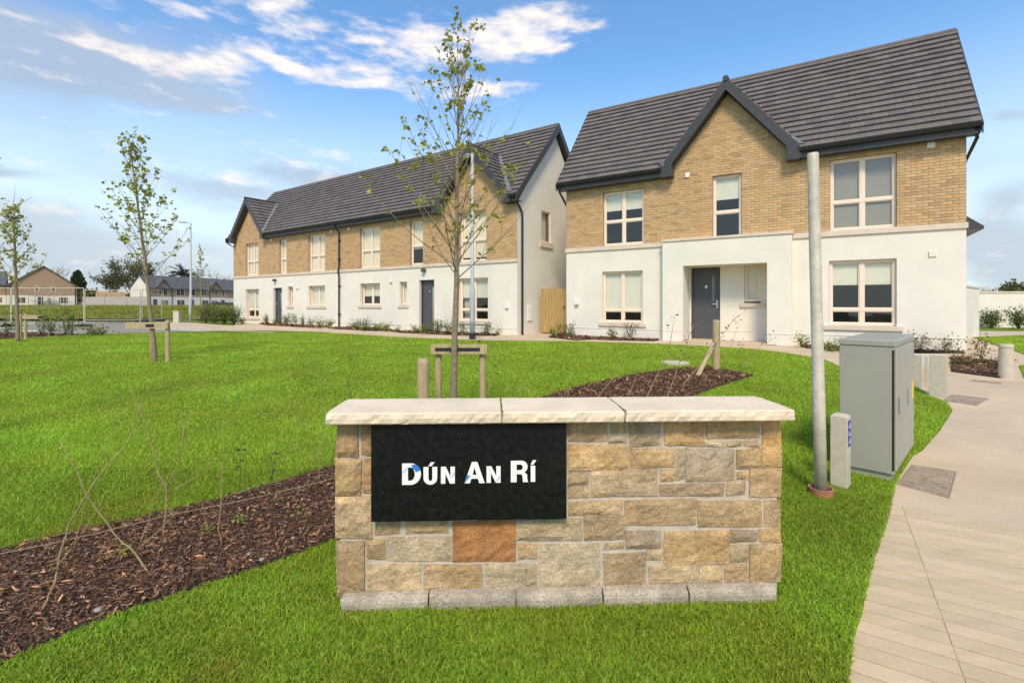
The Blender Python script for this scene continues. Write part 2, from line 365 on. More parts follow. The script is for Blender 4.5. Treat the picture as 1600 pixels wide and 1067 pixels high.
# ------------------------------------------------------------------ ground
sheet('ground', [(-900, -50), (900, -50), (900, 899), (-900, 899)], BASEG, -.16)
path_edge = P2([(1318, 1067), (1325, 1010), (1340, 960), (1360, 880), (1385, 810), (1390, 785), (1396, 758)])
lawn_px_right = [(1427, 712), (1441, 704), (1470, 671), (1488, 642), (1480, 630), (1452, 619), (1430, 604)]
lawn_px_far = [(1316, 575), (1290, 563), (1240, 554), (1180, 546), (1100, 541), (1010, 537), (900, 534), (740, 532), (620, 527), (500, 519), (430, 517), (360, 517), (260, 519), (140, 523), (60, 527), (0, 531)]
lawn_poly = [(.62, .5)] + path_edge + P2(lawn_px_right) + P2(lawn_px_far) + [(-26, 12.5), (-26, .5)]
road_poly = P2([(208, 505.5), (216, 508.5), (250, 511), (300, 513.5), (362, 517.5), (430, 520)]) + [(-9, 12), (-60, 12), (-90, 34.5)] + P2([(0, 499.5), (120, 499.5), (208, 503)])
sheet('road', road_poly, ASPH, -.10)
kl = P2([(205, 503.5), (208, 505.5), (216, 508.5), (250, 511), (300, 513.5), (362, 517.5), (430, 520)])
path_poly = [(.1, .4), (9, .4), (40, 10), (40, 19), (14, 24), (3, 30)] + [(-13, 33.5)] + kl + P2([(620, 530), (900, 540), (1180, 560), (1250, 600), (1300, 700), (1300, 800), (1240, 1000)])
sheet('footpath', path_poly, CONC, 0, skirt=.12)
lawn = sheet('lawn', lawn_poly, LAWN, .014, skirt=.06)
rl_px = [[(1521, 527.5), (1650, 522), (1650, 560), (1600, 554), (1560, 541)], [(1592, 572), (1650, 566), (1650, 600), (1600, 591)], [(1528, 512.5), (1650, 511), (1650, 518), (1529, 517)]]
for q in rl_px: sheet('lawn', P2(q), LAWN, .012, skirt=.05)
# kerb stones
k0 = kl[1:]
kp = [Vector((x, y, 0)) for x, y in k0]
segs = []
for a, b in zip(kp, kp[1:]):
    n = max(1, round((b - a).length / .92))
    for i in range(n): segs.append((a.lerp(b, i / n), a.lerp(b, (i + 1) / n)))
kr = bpy.data.objects.new('kerb', None); COL.objects.link(kr); kr['kind'] = 'structure'
for a, b in segs:
    m_ = MB(); d = (b - a).normalized() * .004
    m_.beam((a.x + d.x, a.y + d.y, zg(a.y) - .045), (b.x - d.x, b.y - d.y, zg(b.y) - .045), .14, .13); m_.build('kerb_stone', KERB, kr)
for (a, b, c, d) in ((30, 513.2, 57, 514.6), (0, 509, 40, 510), (30, 519, 70, 520)):
    p = [gnd(a, b), gnd(c, b), gnd(c, d), gnd(a, d)]
    sheet('road_marking', [(q.x, q.y) for q in p], PAINT, -.094)
# rough field behind the road
fo = sheet('field', [(-150, 34.6), (-26.5, 34.6), (-20, 33.8), (-13.2, 33.9), (2, 45), (10, 109), (-150, 109)], FIELD, .01)
bm = bmesh.new(); bm.from_mesh(fo.data); bmesh.ops.subdivide_edges(bm, edges=bm.edges[:], cuts=10, use_grid_fill=True); bmesh.ops.triangulate(bm, faces=bm.faces[:])
for v in bm.verts:
    w_ = min(1, max(0, (v.co.y - 35.5) / 8)); v.co.z += w_ * .35 * mnoise.noise(v.co * .13)
bm.to_mesh(fo.data); bm.free()

# ------------------------------------------------------------------ houses
def frame_of(xl, Zl, xr, Zr, zb):
    Lp = Vector(((xl - CX) / F * Zl, Zl)); Rp = Vector(((xr - CX) / F * Zr, Zr)); d = Rp - Lp
    e = d.normalized(); return dict(O=Lp, e=e, b=Vector((-e.y, e.x)), L=d.length, zb=zb, rot=math.atan2(e.y, e.x))
def fac(H, px, py, t=0.):
    r = Vector(((px - CX) / F, 1.)); P = H['O'] + H['b'] * t; e = H['e']
    det = -r.x * e.y + e.x * r.y
    lam = (-P.x * e.y + e.x * P.y) / det; s = (r.x * P.y - r.y * P.x) / det
    return s, CZ - (py - HZ) / F * lam - H['zb']
def loc2w(H, s, t, z=0.):
    p = H['O'] + H['e'] * s + H['b'] * t; return Vector((p.x, p.y, H['zb'] + z))
HB = frame_of(885, 17.36, 1510, 11.67, .3)
HA = frame_of(365, 30.0, 808, 17.8, .3)

def wall_front(mb, s0, s1, z0, z1, ops, t=0., depth=.12, tone=(1, 1, 1)):
    xs = sorted({s0, s1, *[v for o in ops for v in (o[0], o[1]) if s0 < v < s1]}); zs = sorted({z0, z1, *[v for o in ops for v in (o[2], o[3]) if z0 < v < z1]})
    for a, b in zip(xs, xs[1:]):
        for c, d in zip(zs, zs[1:]):
            mx, mz = (a + b) / 2, (c + d) / 2
            if any(o[0] < mx < o[1] and o[2] < mz < o[3] for o in ops): continue
            mb.quad((a, t, c), (b, t, c), (b, t, d), (a, t, d), tone)
    for o in ops:
        a, b, c, d = o[0], o[1], max(o[2], z0), min(o[3], z1); k = t + depth
        mb.quad((a, t, c), (a, t, d), (a, k, d), (a, k, c)); mb.quad((b, t, d), (b, t, c), (b, k, c), (b, k, d))
        mb.quad((a, t, d), (b, t, d), (b, k, d), (a, k, d)); mb.quad((a, t, c), (a, k, c), (b, k, c), (b, t, c))
def window(root, s0, s1, z0, z1, ncol=2, tr=None, t=.085, blind=0., sill=None, low_blind=0., far=False, blindmat=None, curtain=False, fw=.062):
    fr = MB(); y0, y1 = t, t + .07
    fr.box(s0, s0 + fw, y0, y1, z0, z1); fr.box(s1 - fw, s1, y0, y1, z0, z1)
    fr.box(s0 + fw, s1 - fw, y0, y1, z0, z0 + fw); fr.box(s0 + fw, s1 - fw, y0, y1, z1 - fw, z1)
    zt = z1 - (z1 - z0) * tr if tr else None
    if zt: fr.box(s0 + fw, s1 - fw, y0 + .004, y1 - .004, zt - .04, zt + .04)
    xs = [s0 + (s1 - s0) * i / ncol for i in range(ncol + 1)]
    zz = [(z0 + fw, zt - .04), (zt + .04, z1 - fw)] if zt else [(z0 + fw, z1 - fw)]
    for x in xs[1:-1]:
        for a, b in zz: fr.box(x - .045, x + .045, y0 + .008, y1 - .008, a, b)
    # casement rims on the opening lights
    w = fr.build('window', CREAM, root, bevel=0 if far else .006)
    for zi, (a, b) in enumerate(zz):
        for i in range(ncol):
            xa = xs[i] + (fw if i == 0 else .045); xb = xs[i + 1] - (fw if i == ncol - 1 else .045)
            p = MB(); g = .0; 
            p.quad((xa, y0 + .035, a), (xb, y0 + .035, a), (xb, y0 + .035, b), (xa, y0 + .035, b))
            p.build('pane', GLASS, w)
            if not far:
                rim = MB(); q = .022; yy = (y0 + .022, y0 + .05)
                rim.box(xa, xa + q, *yy, a, b); rim.box(xb - q, xb, *yy, a, b); rim.box(xa + q, xb - q, *yy, a, a + q); rim.box(xa + q, xb - q, *yy, b - q, b)
                rim.build('casement', CREAM, w)
    if blind > 0:
        zb_ = z1 - (z1 - z0) * blind; bl = MB(); bl.box(s0 + .05, s1 - .05, t + .075, t + .078, zb_, z1 - .02)
        bl.box(s0 + .05, s1 - .05, t + .074, t + .086, zb_ - .03, zb_ - .001); bl.build('roller_blind', blindmat or BLIND, w)  # sheets passed their own material carry the pane's sky reflection as colour
    if curtain:
        cu = MB(); n = 14
        for (a, b) in ((s0 + .03, s0 + (s1 - s0) * .3),):
            pts = [(a + (b - a) * i / n, t + .2 + .03 * math.sin(i * 1.9)) for i in range(n + 1)]
            for (xa, ya), (xb, yb) in zip(pts, pts[1:]): cu.quad((xa, ya, z0), (xb, yb, z0), (xb, yb, z1), (xa, ya, z1))
        cu.build('curtain', CURTAIN, w)
    if sill:
        sm = MB(); sm.box(s0 - sill, s1 + sill, -.05, t - .002, z0 - .125, z0 - .002); sm.build('window_sill', BAND, root, bevel=.006)
    return w
def place_pieces(name, pieces, m, root, ind, rest_name=None):
    """pieces: (key, local verts, faces, location, tone, weight); the `ind` weightiest become objects of their own, the rest one mesh"""
    order = sorted(range(len(pieces)), key=lambda i: -pieces[i][5]); cache = {}; mb = MB()
    for k, i in enumerate(order):
        key, vs, fs, loc, tone, _ = pieces[i]
        if k < ind:
            kk = (key, tone)
            if kk not in cache:
                q = MB(); q.add(vs, fs, tone); cache[kk] = q.mesh(name, m)
            o = bpy.data.objects.new(name, cache[kk]); COL.objects.link(o); o.parent = root; o.location = loc
        else: mb.add([Vector(v) + Vector(loc) for v in vs], fs, tone)
    if mb.v: mb.build(rest_name or name + '_rest', m, root, kind='stuff')
BT = [(1, 1, 1), (.86, .85, .84), (1.08, 1.07, 1.03), (.94, .90, .86), (1.02, .98, .90), (.76, .73, .72), (1.13, 1.12, 1.08), (1.0, .93, .82), (1.05, 1.0, .90)]
TT = [(1, 1, 1), (.86, .86, .87), (1.12, 1.1, 1.09), (.95, .94, .92), (1.04, 1.02, 1.0), (1.0, .97, .95)]
def brick_pieces(s0, s1, z0, z1, ops, lim, weight, t=0.):
    out = []; k = 0; z = z0
    while z < z1 - .02:
        a, b = s0, s1
        if lim: 
            iv = lim(z + .065)
        else: iv = [(s0, s1)]
        zt = min(z + .065, z1)
        for o in ops:
            if o[2] < zt - .01 and o[3] > z + .01: iv = minus(iv, o[0] - .002, o[1] + .002)
        x = s0 - (.1125 if k % 2 else 0) - .3
        while x < s1 + .3:
            for (c, d) in iv:
                xa, xb = max(x, c), min(x + .215, d)
                if xb - xa > .03:
                    w, h = round(xb - xa, 3), round(zt - z, 3); y = -.007 - R.choice((0, .002, .004))
                    vs = [(0, .03, 0), (w, .03, 0), (w, .03, h), (0, .03, h), (0, y, 0), (w, y, 0), (w, y, h), (0, y, h)]
                    out.append(((w, h, y), vs, [(4, 5, 6, 7), (5, 1, 2, 6), (0, 4, 7, 3), (7, 6, 2, 3), (4, 0, 1, 5)], (xa, t, z), R.choices(BT, (5, 3, 3, 3, 4, 1.2, 1.5, 2, 2))[0], weight(xa, z) * w))
            x += .225
        z += .075; k += 1
    return out
def tile_pieces(O, u, w, n, courses, gauge, weight, tw=.33):
    """courses: list of (v, [(a0, a1)...]); a tile laps the one below"""
    O, u, w, n = map(Vector, (O, u, w, n)); out = []
    for k, (v, ivs, vmax) in enumerate(courses):
        x = -2.0 + (tw / 2 if k % 2 else 0)
        ln = round(min(gauge * 1.1, vmax - v), 3)
        if ln < .03: continue
        while x < 40:
            for a, b in ivs:
                xa, xb = max(x + .002, a), min(x + tw - .002, b)
                if xb - xa > .02:
                    wd = round(xb - xa, 3); lift = R.choice((.078, .081, .084))
                    loc = O + u * xa + w * v
                    def L(p, q, r): return u * p + w * q + n * r
                    vs = [L(0, 0, .0), L(wd, 0, .0), L(wd, 0, lift), L(0, 0, lift), L(0, ln, 0), L(wd, ln, 0), L(wd, ln, .018), L(0, ln, .018)]
                    vs = [tuple(q) for q in vs]
                    out.append(((wd, ln, lift, tuple(u), tuple(w)), vs, [(0, 1, 2, 3), (3, 2, 6, 7), (1, 5, 6, 2), (4, 0, 3, 7)], tuple(loc), R.choice(TT), weight(loc)))
            x += tw
    return out

def roof(root, H, D, soff, tz0, slope, zr, gables, ov=.2, tov=.35, gauge=.262, ind=0, gov=.3, minor=False):
    """main pitched roof with front gables: (apex s, half width at the tile foot, apex z)"""
    L = H['L']; th = math.atan(slope); c, s_ = math.cos(th), math.sin(th); half = D / 2
    Lv = (half + tov) / c; nc = round(Lv / gauge); gauge = Lv / nc
    wgt = lambda p: -(loc2w(H, p[0], p[1], p[2]).length)
    pcs = []
    def gslope(g): return (g[2] - tz0) / g[1]
    front = []
    for k in range(nc):
        v = k * gauge; iv = [(-ov, L + ov)]
        for g in gables:
            hw = (g[2] - (tz0 + (v + gauge * .5) * s_)) / gslope(g)
            if hw > 0: iv = minus(iv, g[0] - hw - .02, g[0] + hw + .02)
        front.append((v, iv, Lv))
    pcs += tile_pieces((0, -tov, tz0), (1, 0, 0), (0, c, s_), (0, -s_, c), front, gauge, wgt)
    back = [(k * gauge, [(-ov, L + ov)], Lv) for k in range(nc)]
    pb = tile_pieces((0, D + tov, tz0), (1, 0, 0), (0, -c, s_), (0, s_, c), back, gauge, lambda p: -999)
    core = MB()
    e_ = .012
    # underlay (skips the gables: the front one is cut along the valleys)
    for k in range(nc):
        v0, v1 = k * gauge, (k + 1) * gauge
        for (a, b) in front[k][1]: core.quad((a + .01, -tov + v0 * c, tz0 + v0 * s_ - e_), (b - .01, -tov + v0 * c, tz0 + v0 * s_ - e_), (b - .01, -tov + v1 * c, tz0 + v1 * s_ - e_), (a + .01, -tov + v1 * c, tz0 + v1 * s_ - e_))
    core.quad((-ov + .01, D + tov, tz0 - e_), (L + ov - .01, D + tov, tz0 - e_), (L + ov - .01, half, zr - e_), (-ov + .01, half, zr - e_))
    core.build('roof_felt', GUTTER, root)
    for g in gables:
        gs = gslope(g); tg = math.atan(gs); cg, sg = math.cos(tg), math.sin(tg); Lg = g[1] / cg; ng = round(Lg / gauge); gg = Lg / ng
        for sgn in (1, -1):
            cs = []
            for k in range(ng):
                z = tz0 + (k + .5) * gg * sg; tm = (z - tz0) / slope - tov
                cs.append((k * gg, [(-gov - .03, max(tm - .02, -gov + .05))], Lg))
            pcs += tile_pieces((g[0] + sgn * g[1], 0, tz0), (0, 1, 0), (-sgn * cg, 0, sg), (sgn * sg, 0, cg), cs, gg, wgt)
            fl = MB()
            for k in range(ng):
                z0, z1 = tz0 + k * gg * sg, tz0 + (k + 1) * gg * sg; x0, x1 = g[0] + sgn * (g[1] - k * gg * cg), g[0] + sgn * (g[1] - (k + 1) * gg * cg)
                t0, t1 = (z0 - tz0) / slope - tov, (z1 - tz0) / slope - tov
                fl.quad((x0, -gov, z0 - e_), (x0, max(t0, -gov) + .03, z0 - e_), (x1, max(t1, -gov) + .03, z1 - e_), (x1, -gov, z1 - e_))
            fl.build('gable_felt', GUTTER, root)
            # valley gutter
            va = Vector((g[0] + sgn * (g[1] - .02), -tov + .02, tz0 + .12)); vb = Vector((g[0], (g[2] - tz0) / slope - tov, g[2] + .06))
            vl = MB(); vl.beam(va, va.lerp(vb, .97), .15, .10, up=(sgn * .4, -.5, .8)); vl.build('valley_gutter', LEAD, root)
        # bargeboards with boxed feet
        zt = g[2] + .06; bw = .36 if not minor else .4
        for sgn in (1, -1):
            zf = zt - gs * g[1]; zbx = soff - .03; hin = g[1] - .36
            pl = [(g[0], zt), (g[0] + sgn * g[1], zf), (g[0] + sgn * (g[1] + .0), zbx + .1), (g[0] + sgn * (g[1] - .04), zbx), (g[0] + sgn * hin, zbx), (g[0] + sgn * hin, zt - bw - gs * hin), (g[0], zt - bw)]
            if sgn < 0: pl = pl[::-1]
            q = MB(); q.prism(pl, -gov - .035, -gov); q.build('bargeboard', TRIM, root)
            sf = MB(); a, b = (g[0], zt - bw + .02), (g[0] + sgn * hin, zt - bw - gs * hin + .02)
            sf.prism([a, b, (b[0], b[1] + .03), (a[0], a[1] + .03)][::sgn], -gov, .0)
            sf.box(*sorted((g[0] + sgn * hin, g[0] + sgn * (g[1] - .04))), -gov, -.002, zbx, zbx + .03)
            sf.box(*sorted((g[0] + sgn * hin, g[0] + sgn * (hin + .03))), -gov, -.002, zbx + .03, zt - bw - gs * hin + .02)
            sf.build('soffit', TRIM, root)
        rc = MB(); rc.tube([(g[0], -gov - .06, g[2] + .02), (g[0], (g[2] - tz0) / slope - tov, g[2] + .02)], .085, 8); rc.build('ridge_cap', TRIM, root)
    place_pieces('roof_tile', pcs, TILE, root, ind, 'roof_tile_field')
    place_pieces('roof_tile', pb, TILE, root, 0, 'rear_tile_field')
    rm = MB()
    x = -ov
    while x < L + ov - .05:
        rm.tube([(x + .004, half, zr + .0), (min(x + .45, L + ov), half, zr + .0)], .085, 8); x += .45
    rm.build('ridge_tiles', TILE, root)
    # eaves: fascia, soffit, gutter
    iv = [(-ov, L + ov)]
    for g in gables: iv = minus(iv, g[0] - g[1] + .02, g[0] + g[1] - .02)
    for a, b in iv:
        if b - a < .15: continue
        q = MB(); q.box(a, b, -tov + .06, -tov + .10, soff + .0, tz0 - .015); q.build('fascia', TRIM, root)
        q = MB(); q.box(a, b, -tov + .10, -.003, soff + .003, soff + .023); q.build('soffit', TRIM, root)
        q = MB(); n = 7
        prof = [(-tov - .0 + .055 * math.cos(math.pi + math.pi * i / n), tz0 - .015 + .06 * math.sin(math.pi + math.pi * i / n)) for i in range(n + 1)]
        prof += [(y_ + (.006 if y_ < -tov else -.006), z_ + .004) for y_, z_ in reversed(prof)]
        m_ = len(prof); vs = [(a - .03, y_, z_) for y_, z_ in prof] + [(b + .03, y_, z_) for y_, z_ in prof]
        q.add(vs, [(i, (i + 1) % m_, (i + 1) % m_ + m_, i + m_) for i in range(m_)] + [tuple(range(m_))[::-1], tuple(range(m_, 2 * m_))]); q.build('gutter', GUTTER, root)
    q = MB(); q.box(-ov, L + ov, D + tov - .1, D + tov - .06, soff, tz0 - .015); q.box(-ov, L + ov, D, D + tov - .1, soff + .003, soff + .023); q.build('rear_fascia', TRIM, root)
    # verge boards on both ends
    for x0, x1 in ((-ov - .03, -ov), (L + ov, L + ov + .03)):
        q = MB()
        for (ta, tb) in ((-tov - .02, half), (D + tov + .02, half)):
            za, zb = tz0 + .02, zr + .05
            v = []
            for x in (x0, x1): v += [(x, ta, za), (x, tb, zb), (x, tb, zb - .34), (x, ta, za - .26)]
            q.add(v, [(0, 1, 2, 3), (7, 6, 5, 4), (0, 4, 5, 1), (1, 5, 6, 2), (2, 6, 7, 3), (3, 7, 4, 0)])
        q.build('verge_board', TRIM, root)
        q = MB(); xi = -ov if x0 < 0 else L; xo = 0. if x0 < 0 else L + ov
        for (ta, tb) in ((-tov + .1, half), (D + tov - .1, half)):
            za = tz0 - .12; zb = zr - .24
            q.quad((xi, ta, za), (xo, ta, za), (xo, tb, zb), (xi, tb, zb))
        q.build('verge_soffit', TRIM, root)
def shell(root, L, D, soff, zr, band, gable_win=None):
    half = D / 2
    for nm, x, sg in (('gable_wall', 0., -1), ('gable_wall', L, 1)):
        q = MB(); pts = [(0, -.35), (D, -.35), (D, soff), (half, zr - .28), (0, soff)]
        if gable_win and sg > 0:
            a, b, c, d = gable_win   # t0,t1,z0,z1
            for (t0, t1, z0, z1) in ((0, a, -.35, soff), (b, D, -.35, soff), (a, b, -.35, c), (a, b, d, soff)):
                q.quad((x, t0, z0), (x, t1, z0), (x, t1, z1), (x, t0, z1))
            q.add([(x, 0, soff), (x, D, soff), (x, half, zr - .28)], [(0, 1, 2)])
            for (p, r) in (((a, c), (a, d)), ((a, d), (b, d)), ((b, d), (b, c)), ((b, c), (a, c))):
                q.quad((x, p[0], p[1]), (x, r[0], r[1]), (x - .1, r[0], r[1]), (x - .1, p[0], p[1]))
        else:
            q.add([(x, t, z) for t, z in pts], [tuple(range(5)) if sg > 0 else tuple(range(4, -1, -1))])
        q.build(nm, RENDER, root)
    q = MB(); q.quad((L, D, -.35), (0, D, -.35), (0, D, soff + .3), (L, D, soff + .3)); q.build('rear_wall', RENDER, root)
    q = MB(); q.quad((.01, 2.2, -.3), (L - .01, 2.2, -.3), (L - .01, 2.2, soff + 1), (.01, 2.2, soff + 1)); q.box(.01, L - .01, .2, D - .01, band - .3, band - .1); q.box(.01, L - .01, .2, D - .01, soff + .05, soff + .1)
    q.quad((.01, .2, .0), (L - .01, .2, .0), (L - .01, D - .01, .0), (.01, D - .01, .0)); q.build('interior', ROOM, root)
def front_brick(root, H, L, band, soff, gables, tz0, slope, ops, ind, zcut=.36):
    q = MB(); wall_front(q, 0, L, band, soff + .02, ops, 0)
    for g in gables:
        gs = (g[2] - tz0) / g[1]; za = g[2] - zcut + .05; hw = (za - soff) / gs
        hw2 = hw
        q.add([(g[0] - hw2, 0, soff + .02), (g[0] + hw2, 0, soff + .02), (g[0], 0, za)], [(0, 1, 2)])
    q.build('brick_backing', MORTAR, root)
    def lim(z):
        if z < soff - .01: return [(0, L)]
        out = []
        for g in gables:
            gs = (g[2] - tz0) / g[1]; hw = (g[2] - zcut + .05 - z) / gs
            if hw > .05: out.append((max(0, g[0] - hw), min(L, g[0] + hw)))
        return out
    zt = max([soff] + [g[2] - zcut for g in gables])
    pcs = brick_pieces(0, L, band + .008, zt, ops, lim, lambda s, z: 1 / loc2w(H, s, 0, z).length)
    place_pieces('brick', pcs, BRICK, root, ind, 'brick_field')
    for o in ops:   # soldier course over each opening
        if o[3] < soff - .2:
            pass
def downpipe(root, s, t, ztop, zoff, side=False):
    q = MB()
    if side: path = [(s - .1, -.3, ztop), (s + .05, -.15, ztop - .2), (s + .08, t, ztop - .5), (s + .08, t, -.02)]
    else: path = [(s, -.33, ztop), (s, -.3, ztop - .12), (s, -.09, ztop - .42), (s, -.09, zoff + .15), (s, -.13, zoff), (s, -.13, zoff - .15), (s, -.09, zoff - .28), (s, -.09, -.02)]
    q.tube(path, .038, 8)
    for z in (ztop - .8, zoff + .5, zoff - .8, .6):
        if not side: q.box(s - .055, s + .055, -.12, -.0, z, z + .05)
    q.build('downpipe', GUTTER, root, smooth=False)
def door(root, s0, s1, z0, z1, t=.1, slot=None, handle=1, plate=True):
    q = MB(); q.box(s0, s0 + .05, t - .01, t + .07, z0, z1); q.box(s1 - .05, s1, t - .01, t + .07, z0, z1); q.box(s0 + .05, s1 - .05, t - .01, t + .07, z1 - .05, z1)
    q.box(s0 + .053, s1 - .053, t + .01, t + .06, z0 + .02, z1 - .053); d = q.build('door', DOOR, root, bevel=.004)
    w = s1 - s0
    if slot:
        a, b = slot; p = MB(); p.box(s0 + w * a, s0 + w * b, t + .002, t + .012, z0 + .35, z1 - .3); p.build('door_frame_trim', STEEL, d)
        p = MB(); p.box(s0 + w * a + .02, s0 + w * b - .02, t - .003, t + .004, z0 + .37, z1 - .32); p.build('door_glazing', GLASS, d)
    hx = s0 + w * (.9 if handle > 0 else .1)
    p = MB(); p.box(hx - .02, hx + .02, t - .012, t + .012, z0 + .95, z0 + 1.2); p.box(*sorted((hx - .01, hx - handle * .13)), t - .05, t - .03, z0 + 1.06, z0 + 1.09); p.box(hx - .01, hx + .01, t - .05, t - .01, z0 + 1.06, z0 + 1.09)
    p.build('handle', STEEL, d)
    if plate:
        p = MB(); p.box(s0 + w * .48, s0 + w * .56, t - .001, t + .011, z0 + 1.58, z0 + 1.66); p.build('number_plate', STEEL, d)
    return d
def wall_box(root, s, z, w, h, d, m=None, name='wall_vent'):
    q = MB(); q.box(s - w / 2, s + w / 2, -d, -.001, z - h / 2, z + h / 2); return q.build(name, m or WHITEP, root, bevel=.008)

# ---------- the near semi-detached house
hb = thing('detached_house', 'nearer two storey house with grey door porch and a single tall brick front gable', 'house', (HB['O'].x, HB['O'].y, .3), HB['rot'])
LB = HB['L']; DB = 4.8; BND = 3.07; SOF = 5.07; TZ = 5.28; SLB = (8.65 - 5.28) / 2.75
GBL = [(5.27, 1.90, 7.62)]
upB = [(1.37, 2.77, 3.07, 4.87), (4.85, 5.65, 3.07, 4.94), (7.80, 9.21, 3.07, 4.96)]
loB = [(1.34, 2.73, .51, 2.21), (7.78, 9.21, .57, 2.28)]
front_brick(hb, HB, LB, BND, SOF, GBL, TZ, SLB, upB, 300)
shell(hb, LB, DB, SOF, 8.65, BND)
PS0, PS1, PT = 3.44, 6.93, -.28
q = MB(); wall_front(q, 0, PS0, -.35, BND - .14, loB[:1]); wall_front(q, PS1, LB, -.35, BND - .14, loB[1:]); q.quad((PS0, 0, BND - .14), (PS1, 0, BND - .14), (PS1, 0, BND), (PS0, 0, BND)); q.build('render_wall', RENDER, hb)
for a, b in ((-.03, PS0 - .002), (PS1 + .002, LB + .03)):
    q = MB(); q.box(a, b, -.045, -.001, BND - .14, BND - .004); q.build('string_course', BAND, hb, bevel=.005)
# projecting porch with recess
PO = (4.06, 6.33, -.35, 2.285); TR = .6
q = MB(); wall_front(q, PS0, PS1, -.35, BND - .03, [(PO[0], PO[1], -.4, PO[3])], PT, TR - PT)
q.quad((PS0, 0, -.35), (PS0, PT, -.35), (PS0, PT, BND - .03), (PS0, 0, BND - .03)); q.quad((PS1, PT, -.35), (PS1, 0, -.35), (PS1, 0, BND - .03), (PS1, PT, BND - .03))
q.quad((PS0, PT, BND - .03), (PS1, PT, BND - .03), (PS1, 0, BND - .03), (PS0, 0, BND - .03))
wall_front(q, PO[0], PO[1], -.35, PO[3], [(4.10, 4.96, -.4, 2.27), (5.636, 6.084, 1.16, 2.284)], TR, .12)
q.quad((4.1, TR + .12, -.3), (4.96, TR + .12, -.3), (4.96, TR + .12, 2.3), (4.1, TR + .12, 2.3))
q.build('porch', RENDER, hb)
q = MB(); q.box(PS0 - .03, PS1 + .03, PT - .035, .0, BND - .027, BND + .045); q.build('porch_coping', BAND, hb, bevel=.005)
q = MB(); q.box(PO[0] + .01, PO[1] - .01, PT - .2, TR + .1, -.1, .035); q.build('porch_step', CONC, hb)
door(hb, 4.11, 4.95, .05, 2.265, TR + .02, None, 1)
q = MB(); q.box(4.72, 4.79, TR + .028, TR + .034, 1.2, 1.98); q.build('door_glazing', GLASS, hb)
def op_w(o, *a, **k): return window(hb, o[0] + .004, o[1] - .004, o[2] + .004, o[3] - .004, *a, **k)
op_w(upB[0], 2, .55, blind=.33); op_w(upB[1], 1, .58, blind=.36); op_w(upB[2], 2, .6, blind=.97, blindmat=GREYREFL)
op_w(loB[0], 2, .76, blind=.72, sill=.12); op_w(loB[1], 2, .76, blind=.36, sill=.13)
w_ = window(hb, 5.64, 6.08, 1.20, 2.28, 1, None, t=TR + .05, blind=.9)
q = MB(); q.box(5.53, 6.2, TR - .06, TR + .04, 1.04, 1.158); q.build('window_sill', BAND, hb, bevel=.006)
roof(hb, HB, DB, SOF, TZ, SLB, 8.65, GBL, ind=300)
for s, z, w, h, d, nm in ((4.13, 5.08, .13, .15, .05, 'wall_vent'), (9.87, 5.0, .15, .13, .05, 'wall_vent'), (.42, 1.18, .14, .16, .10, 'wall_lamp'), (9.9, 2.35, .14, .14, .03, 'wall_vent')): wall_box(hb, s, z, w, h, d, RENDER if abs(z - 2.35) < .01 else None, name=nm)
for a, b, y in ((.0, PS0, 0), (PS1, LB, 0), (PS0 - .008, PO[0], PT), (PO[1], PS1 + .008, PT), (4.98, PO[1], TR)):
    q = MB(); q.box(a + .001, b - .001, y - .012, y - .0006, .30, .318); q.build('base_bead', RENDER, hb)
q = MB(); q.tube([(LB + .12, -.3, 5.2), (LB + .16, -.15, 5.0), (LB + .06, .9, 4.5), (LB + .06, .9, 0)], .038, 8); q.build('downpipe', GUTTER, hb)
q = MB(); q.tube([(-.12, -.33, 5.2), (-.12, -.3, 5.02), (-.09, .02, 4.75), (-.06, .3, 4.5), (-.06, .3, 0)], .038, 8); q.build('downpipe', GUTTER, hb)
q = MB(); q.box(LB + .002, LB + .5, 1.0, 3.2, 3.0, 3.06); q.prism([(LB + .001, 3.5), (LB + .52, 3.06), (LB + .001, 3.06)], 1.0, 3.2); q.build('side_canopy', TRIM, hb)

# ---------- the terrace behind on the left
ha = thing('terrace_house', 'longer two storey terrace behind the staked young tree, with two front gables and two doors', 'house', (HA['O'].x, HA['O'].y, .3), HA['rot'])
LA = HA['L']; DA = 5.3; BA = 2.77; SA = 4.80; TA = 5.0; SLA = (8.33 - 5.0) / 3.0
GA = [(2.05, 2.0, 7.22), (19.02, 1.93, 7.15)]
upA = [(1.48, 2.94, BA, 4.65), (5.15, 5.89, BA, 4.63), (7.93, 9.37, BA, 4.66), (12.1, 13.53, BA, 4.66), (15.46, 16.25, BA, 4.66), (18.25, 19.62, BA, 4.68)]
loA = [(1.48, 3.0, .32, 1.97), (4.55, 5.42, -.4, 2.0), (6.02, 6.5, 1.02, 2.04), (7.93, 9.37, 1.02, 2.04), (12.13, 13.53, 1.06, 2.06), (14.82, 15.3, 1.08, 2.08), (16.03, 16.9, -.4, 2.12), (18.24, 19.7, .47, 2.12)]
front_brick(ha, HA, LA, BA, SA, GA, TA, SLA, upA, 0)
GW = (1.42, 2.05, 2.72, 3.86)
def side_hit(px, py):   # where a sight line meets the right gable of the terrace
    r = Vector(((px - CX) / F, 1.)); P = HA['O'] + HA['e'] * LA; b = HA['b']; det = -r.x * b.y + b.x * r.y
    lam = (-P.x * b.y + b.x * P.y) / det; return (r.x * P.y - r.y * P.x) / det, CZ - (py - HZ) / F * lam - .3
ga, gb = side_hit(846, 378), side_hit(860, 333)
GW = (ga[0], gb[0], ga[1], gb[1])
shell(ha, LA, DA, SA, 8.33, BA, GW)
q = MB(); wall_front(q, 0, LA, -.35, BA - .12, loA); q.build('render_wall', RENDER, ha)
q = MB(); q.box(-.03, LA + .02, -.045, -.001, BA - .12, BA - .004); q.build('string_course', BAND, ha, bevel=.005)
